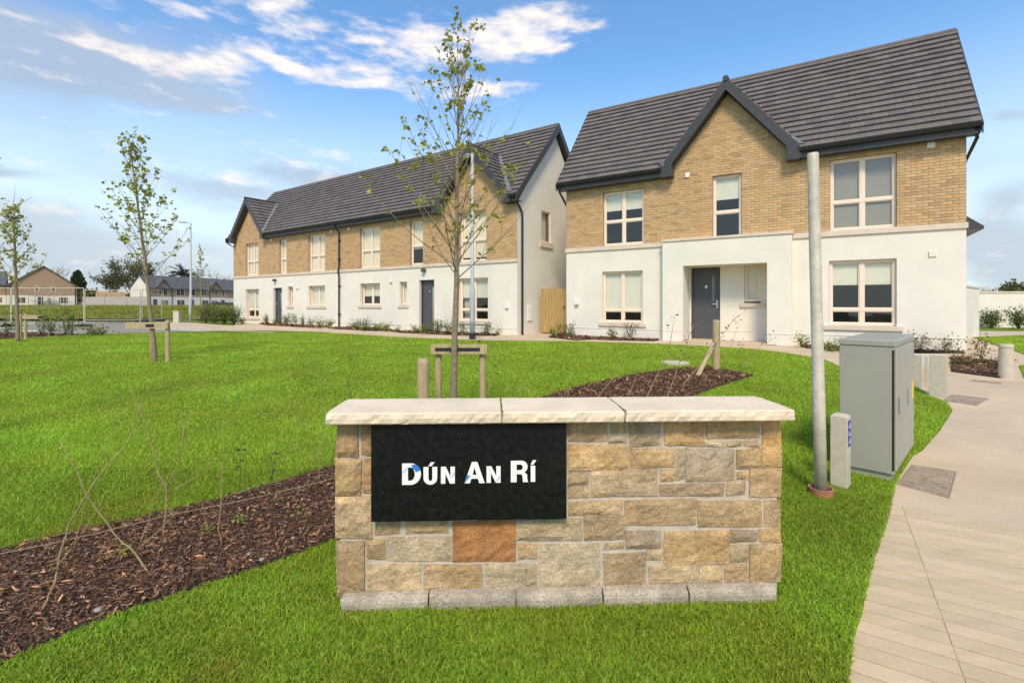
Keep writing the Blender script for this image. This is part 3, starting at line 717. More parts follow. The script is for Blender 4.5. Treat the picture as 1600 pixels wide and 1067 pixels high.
def oa(o, *a, **k): return window(ha, o[0] + .004, o[1] - .004, o[2] + .004, o[3] - .004, *a, **k)
for i, o in enumerate(upA): oa(o, 1 if i in (1, 4) else 2, .57 if i else .56, t=.1, blind=(.97, .97, .97, .97, .62, .9)[i], blindmat=CREAMREFL)
oa(loA[0], 2, .72, blind=.68, sill=.1, t=.14); oa(loA[2], 1, None, sill=.09, t=.14, blind=.9); oa(loA[3], 2, None, sill=.12, t=.14, blind=.95); oa(loA[4], 2, None, sill=.12, t=.14, blind=.55)
oa(loA[5], 1, None, sill=.09, t=.14, blind=.9); oa(loA[7], 2, .74, blind=.44, sill=.12, t=.1, curtain=True)
door(ha, 4.6, 5.41, .03, 1.99, .14, (.55, .75), -1); door(ha, 16.08, 16.88, .03, 2.11, .14, (.72, .95), 1)
xs_ = [0] + [v for o in loA if o[2] < .2 for v in (o[0] - .12, o[1] + .12)] + [LA]
for a, b in zip(xs_[::2], xs_[1::2]): q = MB(); q.box(a + .001, b - .001, -.012, -.0006, .22, .238); q.build('base_bead', RENDER, ha)
for o in loA:   # smooth plaster surround round each ground floor opening
    q = MB(); z0 = max(o[2], 0); a, b, z1 = o[0], o[1], o[3]
    q.box(a - .11, a - .001, -.012, -.0008, z0, z1 + .11); q.box(b + .001, b + .11, -.012, -.0008, z0, z1 + .11); q.box(a - .001, b + .001, -.012, -.0008, z1 + .001, z1 + .11); q.build('plaster_surround', RENDER, ha)
roof(ha, HA, DA, SA, TA, SLA, 8.33, GA, ind=0)
downpipe(ha, 10.62, 0, 4.95, BA - .02)
q = MB(); q.tube([(LA + .05, -.32, 4.95), (LA + .09, -.1, 4.75), (LA + .06, .25, 4.45), (LA + .06, .25, .05), (LA + .1, .2, .0)], .04, 8); q.build('downpipe', GUTTER, ha)
q = MB(); q.tube([(-.1, -.34, 4.95), (-.1, -.3, 4.75), (-.06, .1, 4.55), (-.06, .1, 0)], .04, 8); q.build('downpipe', GUTTER, ha)
for s, z in ((4.79, 2.42), (16.35, 2.52)): wall_box(ha, s, z, .16, .14, .16, DOOR, 'wall_lamp')
for s, z in ((20.6, 1.05), (.45, 1.0), (6.95, 2.0), (14.3, 2.15)): wall_box(ha, s, z, .13, .15, .08, name='wall_lamp' if z < 1.5 else 'wall_vent')
for (a, b) in ((4.6, 0), (9.9, 0), (11.3, 0)): wall_box(ha, a if a != 4.6 else 4.35, 4.68, .13, .13, .05)
# gable window
a, b, c, d = GW
q = MB(); fw = .06
for (t0, t1, z0, z1) in ((a, a + fw, c, d), (b - fw, b, c, d), (a + fw, b - fw, c, c + fw), (a + fw, b - fw, d - fw, d)): q.box(LA - .09, LA - .03, t0, t1, z0, z1)
w_ = q.build('window', CREAM, ha); q = MB(); q.quad((LA - .06, a, c), (LA - .06, b, c), (LA - .06, b, d), (LA - .06, a, d)); q.build('pane', GLASS, w_)
q = MB(); q.box(LA - .16, LA - .15, a, b, c, d); q.build('roller_blind', BLIND, w_)
q = MB(); q.box(LA + .001, LA + .06, a - .12, b + .12, c - .2, c - .002); q.build('window_sill', BAND, ha)
m0 = side_hit(824, 485); q = MB(); q.box(LA + .001, LA + .04, m0[0], m0[0] + .3, .5, 1.1); q.build('meter_box', WHITEP, ha, bevel=.01)

# side gate between the houses
g0 = gnd(848, 521.5); g1 = at(885, 521, g0.y - .35)
gt = thing('side_gate', 'tall arched timber gate of vertical boards between the two houses', 'gate', (g0.x, g0.y, .3), math.atan2(g1.y - g0.y, g1.x - g0.x))
gw = (g1 - g0).length; nb = 8
for i in range(nb):
    x0, x1 = gw * i / nb, gw * (i + 1) / nb; arc = lambda x: 1.63 + .12 * math.sin(math.pi * min(1, max(0, x / gw)))
    q = MB(); q.prism([(x0 + .004, .05), (x1 - .004, .05), (x1 - .004, arc(x1)), (x0 + .004, arc(x0))], 0, .022); q.build('plank', GATEW, gt)
q = MB(); q.box(0, gw, .023, .06, .3, .4); q.box(0, gw, .023, .06, 1.3, 1.4); q.build('ledge', GATEW, gt)
q = MB(); q.box(-.09, -.005, -.01, .08, 0, 1.7); q.box(gw + .005, gw + .09, -.01, .08, 0, 1.7); q.build('gate_post', GATEW, gt)
q = MB(); q.box(gw * .88, gw * .93, -.02, -.001, .95, 1.05); q.build('latch', GUTTER, gt)

# ------------------------------------------------------------------ stone entrance wall
wO = gnd(530, 962); wE = gnd(1215, 946)
WF = dict(O=Vector((wO.x, wO.y)), e=(wE - wO).to_2d().normalized(), L=(wE - wO).to_2d().length, zb=0.); WF['b'] = Vector((-WF['e'].y, WF['e'].x))
WR = math.atan2(WF['e'].y, WF['e'].x)
sw = thing('stone_wall', 'low entrance wall of tan rubble stone with pale coping slabs and concrete plinth', 'wall', (wO.x, wO.y, 0), WR)
T0 = .045  # stone face behind the plinth face
def wp(px, py, t=T0): return fac(WF, px, py, t)
WL = wp(1219, 800)[0]; zc0 = wp(900, 656)[1]; zc1 = wp(900, 641, 0)[1]; WD = .30
zp = .075
XL = wp(527, 800)[0]
q = MB(); q.box(XL + .01, WL - .01, T0 + .012, WD, -.1, zc0); q.build('mortar_core', WMORTAR, sw)
def stone_obj(s0, s1, z0, z1, col, proud=.018, name='stone', side=None, rough=1., xf=None, seed=0, label=None):
    w, h = s1 - s0, z1 - z0
    nx, nz = max(3, min(9, int(w / .03) + 2)), max(3, min(7, int(h / .03) + 2)); vs = []; ts = []
    off = Vector((seed * 3.7, seed * 1.3, 0)); rr = random.Random(seed)
    cj = [(rr.uniform(-.006, .006), rr.uniform(-.006, .006)) for _ in range(4)]
    tilt = (rr.uniform(-.008, .008), rr.uniform(-.006, .006))
    for j in range(nz + 1):
        for i in range(nx + 1):
            u, v = i / nx, j / nz
            x = s0 + w * u; z = z0 + h * v
            jx = sum(c_[0] * q_ for c_, q_ in zip(cj, ((1 - u) * (1 - v), u * (1 - v), u * v, (1 - u) * v))); jz = sum(c_[1] * q_ for c_, q_ in zip(cj, ((1 - u) * (1 - v), u * (1 - v), u * v, (1 - u) * v)))
            edge = min(min(u, 1 - u) * w, min(v, 1 - v) * h)
            if edge < .004: jx += .0035 * mnoise.noise(Vector((x * 45, z * 45, seed))); jz += .004 * mnoise.noise(Vector((x * 45, z * 45, seed + 9)))
            d = proud * (.45 if edge < .002 else 1) + rough * (.009 * mnoise.noise(Vector((x * 13, z * 13, seed * 1.7))) + .008 * mnoise.noise(Vector((x * 34, z * 34, seed)))) * (0.3 if edge < .002 else 1)
            if edge > .002: d += tilt[0] * (u - .5) + tilt[1] * (v - .5)
            vs.append((x + jx, -d, z + jz))
            k = 1 + .16 * mnoise.noise(Vector((x * 7, z * 11, seed * 2.1)))
            y_ = mnoise.noise(Vector((x * 5, z * 9, seed * 5.1 + 3)))
            ts.append((col[0] * k, col[1] * k * (1 - .06 * y_), col[2] * k * (1 - .2 * y_)))
    fs = [(j * (nx + 1) + i, j * (nx + 1) + i + 1, (j + 1) * (nx + 1) + i + 1, (j + 1) * (nx + 1) + i) for j in range(nz) for i in range(nx)]
    rim = [i for i in range(nx + 1)] + [j * (nx + 1) + nx for j in range(1, nz + 1)] + [nz * (nx + 1) + i for i in range(nx - 1, -1, -1)] + [j * (nx + 1) for j in range(nz - 1, 0, -1)]
    b0 = len(vs)
    for r in rim: x, y, z = vs[r]; vs.append((x, .03, z)); ts.append(ts[r])
    nr = len(rim); fs += [(rim[k_], b0 + k_, b0 + (k_ + 1) % nr, rim[(k_ + 1) % nr]) for k_ in range(nr)]
    mb = MB(); mb.v = [xf(v) for v in vs] if xf else vs; mb.f = fs; mb.t = ts
    return mb
TAN, BUF, GRY, PAL, BRN, OCH = (.44, .335, .21), (.47, .37, .245), (.40, .325, .24), (.46, .395, .29), (.40, .29, .18), (.47, .335, .18)
Z4 = [(72, 172, 165, 318, BRN), (175, 172, 240, 315, BRN), (70, 328, 180, 490, TAN), (190, 328, 240, 398, BRN), (185, 406, 240, 484, BRN), (64, 495, 228, 678, BUF), (75, 690, 193, 928, TAN),
      (240, 600, 355, 668, TAN), (372, 600, 566, 660, TAN), (580, 598, 858, 782, 'O'), (205, 683, 282, 772, TAN), (290, 670, 584, 780, PAL), (210, 787, 440, 925, BUF), (455, 792, 712, 915, BUF),
      (722, 787, 948, 908, PAL), (872, 700, 955, 772, BUF), (858, 592, 1146, 690, PAL), (967, 700, 1230, 905, PAL)]
Z5 = [(78, 158, 252, 256, GRY), (263, 160, 336, 222, BUF), (258, 230, 338, 258, BUF), (345, 162, 490, 275, GRY), (500, 158, 676, 273, OCH), (688, 156, 924, 244, OCH), (682, 251, 752, 276, PAL), (758, 250, 846, 276, PAL), (853, 249, 918, 277, BUF),
      (935, 153, 1018, 362, OCH), (78, 267, 343, 380, TAN), (352, 282, 558, 368, TAN), (603, 283, 812, 427, GRY), (566, 284, 596, 422, PAL), (816, 286, 925, 374, TAN), (78, 386, 165, 446, TAN), (78, 453, 170, 504, TAN),
      (183, 379, 468, 500, TAN), (484, 376, 556, 428, BUF), (822, 384, 872, 414, OCH), (880, 371, 1018, 498, BUF), (483, 437, 765, 496, GRY), (778, 423, 860, 489, BUF), (78, 512, 318, 572, TAN), (330, 508, 645, 624, TAN), (652, 506, 930, 630, OCH),
      (944, 506, 1018, 627, BUF), (145, 577, 330, 688, TAN), (336, 642, 488, 722, GRY), (500, 640, 787, 794, TAN), (797, 640, 916, 697, GRY), (923, 634, 1014, 694, OCH), (236, 697, 330, 729, TAN), (230, 740, 418, 887, BUF), (422, 727, 494, 778, BUF),
      (787, 706, 870, 780, TAN), (880, 702, 1018, 875, TAN), (432, 797, 650, 878, TAN), (656, 797, 764, 874, BUF), (769, 791, 870, 871, TAN)]
sid = 0
for lst, ox in ((Z4, 500), (Z5, 860)):
    for (u0, v0, u1, v1, c) in lst:
        a = wp(ox + u0 / 2.8075, 600 + v1 / 2.8075); b = wp(ox + u1 / 2.8075, 600 + v0 / 2.8075)
        lb = None
        if c == 'O': c = (.37, .175, .07); lb = 'rusty orange stone below the black sign'
        k = R.uniform(.84, 1.1); hq = R.uniform(-.06, .06); c = (c[0] * k * (1 + hq), c[1] * k, c[2] * k * (1 - 1.6 * hq)); sid += 1
        edge_st = u0 < 80 and ox == 500
        mb = stone_obj(a[0], b[0], a[1], b[1], c, R.uniform(.005, .012) + (.010 if edge_st else 0), seed=sid, rough=.8)
        mb.v = [(x, y + T0 + .010, z) for x, y, z in mb.v]
        mb.build('stone', STONE, sw, label=lb)
# ends and back
def ashlar(x0, x1, z0, z1, rr):
    z = z0; out = []
    while z < z1 - .03:
        h = min(rr.uniform(.09, .17), z1 - z)
        if z1 - z - h < .06: h = z1 - z
        x = x0
        while x < x1 - .02:
            w = min(rr.uniform(.14, .36), x1 - x)
            if x1 - x - w < .09: w = x1 - x
            out.append((x + .005, x + w - .005, z + .005, z + h - .005)); x += w
        z += h
    return out
rr = random.Random(3)
for (x0, x1, xf) in ((0, WD - T0 - .02, lambda v: (XL + .012 + v[1], WD - v[0], v[2])), (0, WD - T0 - .02, lambda v: (WL - .012 - v[1], T0 + .02 + v[0], v[2])), (XL + .01, WL - .01, lambda v: (WL + XL - v[0], WD - .002 - v[1], v[2]))):
    for (a, b, c, d) in ashlar(x0, x1, .06, zc0 - .006, rr):
        sid += 1; k = rr.uniform(.85, 1.12); c0 = rr.choice((TAN, BUF, GRY, OCH, BRN)); stone_obj(a, b, c, d, tuple(x * k for x in c0), .014, seed=sid, xf=xf).build('stone', STONE, sw)
# plinth
pj = [wp(531, 950, 0)[0], wp(669, 950, 0)[0], wp(806, 950, 0)[0], wp(943, 950, 0)[0], wp(1078, 950, 0)[0], wp(1215, 940, 0)[0]]
for i, (a, b) in enumerate(zip(pj, pj[1:])):
    mb = MB(); nx = 10; prof = [(.0, -.08), (.0, .052), (.006, .066), (.02, .078), (.062, .088), (.1, .088)]
    vs = []; rr2 = random.Random(i)
    for k in range(nx + 1):
        x = a + .004 + (b - a - .008) * k / nx; e = .006 if k in (0, nx) else 0
        for (y, z) in prof:
            n_ = mnoise.noise(Vector((x * 30, z * 40, i * 3.3))); n2_ = mnoise.noise(Vector((x * 70, z * 80, y * 50)))
            vs.append((x, y + e + .004 * n_ + .003 * n2_, z - e * .5 + (.003 * n2_ if z > 0 else 0)))
    m_ = len(prof); fs = [(k * m_ + j, (k + 1) * m_ + j, (k + 1) * m_ + j + 1, k * m_ + j + 1) for k in range(nx) for j in range(m_ - 1)]
    fs += [tuple(range(m_))[::-1], tuple(nx * m_ + j for j in range(m_))]
    mb.add(vs, fs); mb.build('plinth_stone', PLINTH, sw)
# coping slabs
cs0, cs1 = wp(509, 650, -.03)[0], wp(1241, 640, -.03)[0]; cj = [cs0, wp(784, 650, -.03)[0], wp(977, 650, -.03)[0], cs1]
CY0, CY1 = -.03, WD + .035
for i, (a, b) in enumerate(zip(cj, cj[1:])):
    mb = MB(); ga_, gb_ = (0 if i == 0 else .004), (0 if i == 2 else .004); a += ga_; b -= gb_
    nx, ny = max(8, int((b - a) / .018)), 6; prof = []
    z0, z1 = zc0 + .003, zc1 + .002
    ring = [(CY0 + .006, z0), (CY0 + .0, z0 + .006), (CY0 - .003, (z0 + z1) / 2), (CY0 - .001, z1 - .006), (CY0 + .004, z1 - .0005)] + [(CY0 + .012 + (CY1 - CY0 - .02) * k / ny, z1) for k in range(1, ny)] + [(CY1 - .004, z1 - .004), (CY1, (z0 + z1) / 2), (CY1 - .004, z0)]
    vs = []; m_ = len(ring)
    for k in range(nx + 1):
        x = a + (b - a) * k / nx
        for j, (y, z) in enumerate(ring):
            n_ = mnoise.noise(Vector((x * 28, z * 60, i * 5 + y * 10))); n2_ = mnoise.noise(Vector((x * 60, z * 90, y * 30)))
            fr = j in (1, 2, 3) or j in (m_ - 2,)
            xx = x + ((.006 * mnoise.noise(Vector((y * 25, z * 60, k))) + (.004 if j in (0, 4) else 0) * (1 if k == 0 else -1)) if (k in (0, nx)) else 0)
            vs.append((xx, y + (.0055 * n_ + .005 * n2_ if fr else .003 * n2_ if j == 4 else 0), z + (.0012 * n_ if j > 3 else 0) + (.002 * n2_ if j == 4 else 0)))
    fs = [(k * m_ + j, (k + 1) * m_ + j, (k + 1) * m_ + (j + 1) % m_, k * m_ + (j + 1) % m_) for k in range(nx) for j in range(m_)]
    fs += [tuple(range(m_))[::-1], tuple(nx * m_ + j for j in range(m_))]
    mb.add(vs, fs); mb.build('coping_slab', COPE, sw)

# ------------------------------------------------------------------ sign
ST = .004
sa, sz1 = wp(579.5, 664, ST); sb, sz0 = wp(885.4, 812.5, ST); sz0 = (wp(580, 816, ST)[1] + wp(885, 810, ST)[1]) / 2; sz1 = (wp(580, 664, ST)[1] + wp(885, 661.5, ST)[1]) / 2
sp = wO + Vector((WF['e'].x * sa + WF['b'].x * ST, WF['e'].y * sa + WF['b'].y * ST, 0))
sg = thing('estate_sign', 'polished black granite name sign with white lettering on the stone wall', 'sign', (sp.x, sp.y, sz0), WR)
SWD, SHT = sb - sa, sz1 - sz0
q = MB(); q.box(0, SWD, 0, .055, 0, SHT); q.build('panel', GRAN, sg, bevel=.003)
def arc(cx, cz, rx, rz, a0, a1, n=14): return [(cx + rx * math.cos(rad(a0 + (a1 - a0) * i / n)), cz + rz * math.sin(rad(a0 + (a1 - a0) * i / n))) for i in range(n + 1)]
def letter(ch, u0, u1, v0, v1, acc=None):
    """glyph outlines in a unit box, w = aspect-corrected stroke"""
    W_, H_ = (u1 - u0), (v1 - v0); s = .255 * H_ / W_ * (1.05 if H_ > 80 else 1.1); b = .185
    if ch == 'D': L_ = [[(0, 0), (.45, 0)] + arc(.45, .5, .55, .5, -90, 90, 20) + [(0, 1)], [(s, b), (s, 1 - b), (.43, 1 - b)] + arc(.43, .5, .55 - s, .5 - b, 90, -90, 20)]
    elif ch == 'U': L_ = [[(0, 1), (0, .36)] + arc(.5, .36, .5, .38, 180, 360, 18) + [(1, 1), (1 - s, 1), (1 - s, .36)] + arc(.5, .36, .5 - s, .18, 360, 180, 18) + [(s, 1)]]
    elif ch == 'N': L_ = [[(0, 0), (0, 1), (s * 1.02, 1), (1 - s * .92, .40), (1 - s * .92, 1), (1, 1), (1, 0), (1 - s * 1.02, 0), (s * .92, .60), (s * .92, 0)]]
    elif ch == 'A': L_ = [[(0, 0), (.365, 1), (.635, 1), (1, 0), (.735, 0), (.66, .215), (.34, .215), (.265, 0)], [(.40, .39), (.60, .39), (.5, .74)]]
    elif ch == 'R': L_ = [[(0, 0), (0, 1), (.60, 1)] + arc(.62, .72, .34, .28, 90, -62, 14) + [(.93, .36), (.95, .12), (1, .0), (.70, 0), (.67, .25), (.62, .37), (s, .38), (s, 0)], [(s, .56), (s, 1 - .175), (.55, 1 - .175)] + arc(.56, .692, .12, .132, 90, -90, 10)]
    elif ch == 'I': L_ = [[(0, 0), (1, 0), (1, 1), (0, 1)]]
    elif ch == 'a': L_ = [[(0, 0), (.5, 0), (1, 1), (.42, 1)]]
    cu = bpy.data.curves.new('letter', 'CURVE'); cu.dimensions = '2D'; cu.fill_mode = 'BOTH'; cu.extrude = .0015
    for pl in L_:
        sp_ = cu.splines.new('POLY'); sp_.points.add(len(pl) - 1); sp_.use_cyclic_u = True
        for p_, (x, z) in zip(sp_.points, pl): p_.co = (x * W_, z * H_, 0, 1)
    return cu, W_, H_
SC = SWD / (1082 - 222); SCV = SHT / (606 - 175)
def put_letter(ch, u0, v0, u1, v1, name='letter', m=LETTER, dy=0.):
    cu, W_, H_ = letter(ch, u0, u1, v0, v1)
    tmp = bpy.data.objects.new('tmp', cu); COL.objects.link(tmp); bpy.context.view_layer.update()
    me = bpy.data.meshes.new_from_object(tmp.evaluated_get(bpy.context.evaluated_depsgraph_get())); bpy.data.objects.remove(tmp); bpy.data.curves.remove(cu)
    x0, z0 = (u0 - 222) * SC, (606 - v1) * SCV
    for v in me.vertices:
        x, y, z = v.co; v.co = (x0 + x * SC, -.0022 + z + dy, z0 + y * SCV)
    me.materials.clear(); me.materials.append(m); o = bpy.data.objects.new(name, me); COL.objects.link(o); o.parent = sg; return o
for ch, a, b, c, d in (('D', 358, 346, 440, 441), ('U', 451, 363, 511, 440), ('N', 527, 363, 588, 438), ('A', 630, 343, 719, 438), ('N', 727, 363, 789, 437), ('R', 834, 340, 911, 436), ('I', 922, 363, 942, 435)):
    put_letter(ch, a, b, c, d)
put_letter('a', 472, 342, 500, 359, 'accent'); put_letter('a', 921, 338, 947, 358, 'accent')
def accent(poly, name='blue_fleck'):
    q = MB(); q.prism([((u - 222) * SC, (606 - v) * SCV) for u, v in poly], -.0046, -.0036); q.build(name, BLUE, sg)
accent([(404, 370), (398, 352), (420, 351), (432, 362), (438, 376), (418, 386), (412, 374)][::-1]); accent([(643, 402), (657, 404), (645, 418), (632, 437), (631, 437)][::-1])
for (a, b, c, d) in ((360, 385, 382, 360), (364, 390, 380, 372), (572, 408, 587, 388), (576, 412, 588, 396), (768, 425, 786, 405), (772, 432, 788, 414), (640, 395, 650, 408), (736, 372, 745, 384)):
    l_ = math.hypot(c - a, d - b); nx_, ny_ = -(d - b) / l_ * .7, (c - a) / l_ * .7
    accent([(a - nx_, b - ny_), (c - nx_, d - ny_), (c + nx_, d + ny_), (a + nx_, b + ny_)], 'blue_line')

# ------------------------------------------------------------------ ribbed strips of the path
eB, bB = HB['e'], HB['b']
def pq(p, q): v = eB * p + bB * q; return (v.x, v.y)
def PQ(pt): return (eB.x * pt[0] + eB.y * pt[1], bB.x * pt[0] + bB.y * pt[1])
edge = sorted([PQ(p) for p in path_edge] + [PQ((.62, .5))], key=lambda t: t[1])
j1 = PQ(gnd(1418, 790)); qa, qb = PQ(gnd(1490, 1067))[1], PQ(gnd(1430, 796))[1]
rib = bpy.data.objects.new('path_paving', None); COL.objects.link(rib); rib['kind'] = 'structure'
q_ = qb - .1; pj1 = (PQ(gnd(1418, 790))[0] + PQ(gnd(1490, 1067))[0]) / 2
groove_poly = []
while q_ > .35:
    def ed(q2): 
        for (p0, q0), (p1, q1) in zip(edge, edge[1:]):
            if q0 <= q2 <= q1: return p0 + (p1 - p0) * (q2 - q0) / max(q1 - q0, 1e-6)
        return edge[0][0] if q2 < edge[0][1] else edge[-1][0]
    for k, (a0, a1, b0, b1) in enumerate(((ed(q_) - .02, ed(q_ + .094) - .02, pj1 - .0007, pj1 - .0007), (pj1 + .0007, pj1 + .0007, 2.2, 2.2), (2.206, 2.206, 4.4, 4.4))):
        if b0 - a0 < .05: continue
        h0 = .012 + R.uniform(-.0012, .0012)
        c4 = [pq(a0, q_), pq(b0, q_), pq(b1, q_ + .0892), pq(a1, q_ + .0892)]; c5 = [pq(a0 + .001, q_ + .001), pq(b0 - .001, q_ + .001), pq(b1 - .001, q_ + .0882), pq(a1 + .001, q_ + .0882)]
        mb = MB(); t_ = R.choice((.93, .97, 1, 1.03, 1.06)); vs = [(x, y, zg(y) + .002) for x, y in c4] + [(x, y, zg(y) + h0 - .001) for x, y in c4] + [(x, y, zg(y) + h0) for x, y in c5]
        mb.add(vs, [(8, 9, 10, 11), (4, 5, 9, 8), (5, 6, 10, 9), (6, 7, 11, 10), (7, 4, 8, 11), (0, 1, 5, 4), (1, 2, 6, 5), (2, 3, 7, 6), (3, 0, 4, 7)], (t_, t_, t_ * R.uniform(.96, 1.02)))
        mb.build('paving_strip', STRIP, rib)
    q_ -= .1
gp = [pq(ed(qb) + .005, qb - .006)] + [pq(4.41, qb - .006), pq(4.41, q_ + .09)] + [pq(ed(qq) + .008, qq) for qq in np.linspace(q_ + .09, qb - .05, 12)]
sheet('path_bedding', gp, GROOVE, .0035)
# covers in the path
def cover(px, label, nm='access_cover', grp=None, m=COVER, ribs=9):
    p = [gnd(x, y) for x, y in px]; c = sum(p, Vector()) / 4; o = thing(nm, label, 'cover', c, 0, grp)
    q = MB(); vs = []
    for d, k in ((.001, 1), (.009, 1), (.011, .96)): vs += [((v.x - c.x) * k, (v.y - c.y) * k, v.z - c.z + d) for v in p]
    q.add(vs, [(0, 1, 5, 4), (1, 2, 6, 5), (2, 3, 7, 6), (3, 0, 4, 7), (4, 5, 9, 8), (5, 6, 10, 9), (6, 7, 11, 10), (7, 4, 8, 11)]); q.build('frame', COVER, o)
    l0 = [Vector(((v.x - c.x) * .94, (v.y - c.y) * .94, v.z - c.z + .012)) for v in p]
    q = MB(); q.add([v for v in l0] + [v - Vector((0, 0, .01)) for v in l0], [(0, 1, 2, 3), (4, 5, 1, 0), (5, 6, 2, 1), (6, 7, 3, 2), (7, 4, 0, 3)]); q.build('lid', m, o)
    q = MB()
    for i in range(ribs):
        f = (i + .5) / ribs; a = l0[0].lerp(l0[3], f); b = l0[1].lerp(l0[2], f); w = (l0[3] - l0[0]) / ribs * .28
        for (s0, s1) in ((.05, .32), (.36, .64), (.68, .95)):
            a_, b_ = a.lerp(b, s0), a.lerp(b, s1); q.add([a_ - w, b_ - w, b_ + w, a_ + w] + [v + Vector((0, 0, .004)) for v in (a_ - w, b_ - w, b_ + w, a_ + w)], [(4, 5, 6, 7), (0, 1, 5, 4), (1, 2, 6, 5), (2, 3, 7, 6), (3, 0, 4, 7)])
    q.build('tread', m, o)
cover([(1402, 757), (1484, 779), (1495, 738), (1425, 727)], 'rectangular concrete-filled access cover set in the path beside the grey cabinet')
cover([(1474, 626), (1526, 634), (1545, 623), (1488, 617)], 'small grey access cover in the path beside the square marker post', ribs=5)
cover([(1516, 596), (1564, 600), (1566, 598), (1521, 594)], 'narrow dark drain slot in the path beside the round bollard', 'drain_cover', ribs=2)
cover([(1195, 539), (1212, 540), (1216, 538), (1199, 537)], 'small dark cover in the path before the porch', 'drain_cover', ribs=2)
cv = gnd(1055, 568.5); o = thing('lawn_cover', 'round pale concrete cover set in the lawn behind the bark bed', 'cover', (cv.x, cv.y, cv.z + .01))
q = MB(); ring = [(.27 * math.cos(2 * math.pi * i / 24), .27 * math.sin(2 * math.pi * i / 24)) for i in range(24)]
q.add([(x, y, -.02) for x, y in ring] + [(x, y, .03) for x, y in ring], [tuple(range(24, 48))] + [(i, (i + 1) % 24, (i + 1) % 24 + 24, i + 24) for i in range(24)]); q.build('lid', POSTC, o)

# ------------------------------------------------------------------ grey cabinet, poles and posts
c0 = gnd(1397, 756)
cb = thing('utility_cabinet', 'tall grey metal utility cabinet standing on the grass at the path edge', 'cabinet', c0, rad(-45))
cw, cdp, chh = .37, 1.10, 1.14
q = MB(); q.box(-cw + .02, -.02, .02, cdp - .02, -.05, .07); q.build('base', CAB, cb)
q = MB(); q.box(-cw, 0, 0, cdp, .07, chh - .05); q.build('body', CAB, cb, bevel=.006)
q = MB(); q.box(-cw - .008, .008, -.008, cdp + .008, chh - .05, chh - .012)
vs = [(-cw - .008, -.008, chh - .012), (.008, -.008, chh - .012), (.008, cdp + .008, chh - .012), (-cw - .008, cdp + .008, chh - .012), (-cw + .012, .012, chh + .0), (-.012, .012, chh + .0), (-.012, cdp - .012, chh + .0), (-cw + .012, cdp - .012, chh + .0)]
q.add(vs, [(4, 5, 6, 7), (0, 1, 5, 4), (1, 2, 6, 5), (2, 3, 7, 6), (3, 0, 4, 7)]); q.build('lid', CAB, cb, bevel=.002)
for a, b in ((.025, .545), (.551, 1.075)):
    q = MB(); q.box(.0005, .014, a, b, .1, chh - .07); d_ = q.build('door', CABS, cb, bevel=.004)
    q = MB(); q.box(.014, .03, a + .04, a + .07, .55, .68); q.build('handle', STEEL, d_)
q = MB(); q.box(.0145, .016, .9, 1.02, .55, .72); q.build('warning_label', YELL, cb)
q = MB(); q.box(-.012, .001, -.003, -.0003, .1, chh - .08); q.build('corner_seal', GUTTER, cb)

b0 = gnd(1283, 774); top = at(1270, 240, b0.y)
po = thing('bare_pole', 'plain galvanised pole leaning slightly, in a terracotta collar near the cabinet', 'pole', b0)
tv = top - b0; q = MB(); q.tube([(0, 0, -.1), tv * .30, tv * .301, tv * .995, tv], [.043, .0425, .041, .039, .036], 20); q.build('shaft', GALV, po, smooth=True)
q = MB(); n = 24
prof = [(.066, -.05), (.082, .045), (.086, .062), (.072, .062), (.066, .03)]
vs = [(r * math.cos(2 * math.pi * i / n), r * math.sin(2 * math.pi * i / n), z) for r, z in prof for i in range(n)]
q.add(vs, [(k * n + i, k * n + (i + 1) % n, (k + 1) * n + (i + 1) % n, (k + 1) * n + i) for k in range(4) for i in range(n)]); q.build('collar', TERRA, po)
def marker(px, py, w, d, h, rot, label, chamfer=.02, sticker=None, name='marker_post', m=POSTC, grp=None):
    p = gnd(px, py); o = thing(name, label, 'post', p, rot, grp)
    q = MB(); q.box(-w, 0, 0, d, -.1, h - chamfer)
    vs = [(-w, 0, h - chamfer), (0, 0, h - chamfer), (0, d, h - chamfer), (-w, d, h - chamfer), (-w + chamfer, chamfer, h), (-chamfer, chamfer, h), (-chamfer, d - chamfer, h), (-w + chamfer, d - chamfer, h)]
    q.add(vs, [(4, 5, 6, 7), (0, 1, 5, 4), (1, 2, 6, 5), (2, 3, 7, 6), (3, 0, 4, 7)]); q.build('shaft', m, o, bevel=.004)
    if sticker:
        a, b, c, e, sm = sticker; q = MB(); q.box(.0004, .003, a, b, c, e); st_ = q.build('plate', sm, o)
        q = MB(); hgt = (e - c)
        for k in range(3):
            z0 = c + hgt * (.12 + .3 * k); q.box(.0031, .0045, a + (b - a) * .2, a + (b - a) * .8, z0, z0 + hgt * .05); q.box(.0031, .0045, a + (b - a) * (.25 if k % 2 else .6), a + (b - a) * (.4 if k % 2 else .75), z0 + hgt * .05, z0 + hgt * .17)
        q.build('plate_marks', WHITEP if sm is STICK else STICK, st_)
    return o
marker(1324, 766, .115, .10, .575, rad(-47), 'short square concrete marker post with a blue plate beside the bare pole', sticker=(.02, .085, .33, .53, STICK))
marker(1441, 607, .13, .12, .52, rad(-52), 'concrete marker post with white plate just right of the cabinet, in the grass', sticker=(.01, .11, .32, .48, WHITEP))
marker(1450, 606, .06, .12, .50, rad(-52), 'thin concrete marker post with white plate squeezed beside another behind the cabinet', sticker=(.01, .11, .34, .48, WHITEP))
marker(1479, 623, .19, .14, .60, rad(-50), 'broad pale square marker post with yellow plate at the edge of the path', chamfer=.012, sticker=(.02, .12, .36, .5, YELL))
p = gnd(1572, 591); o = thing('round_bollard', 'round pale concrete bollard at the edge of the right hand bark bed', 'bollard', p)
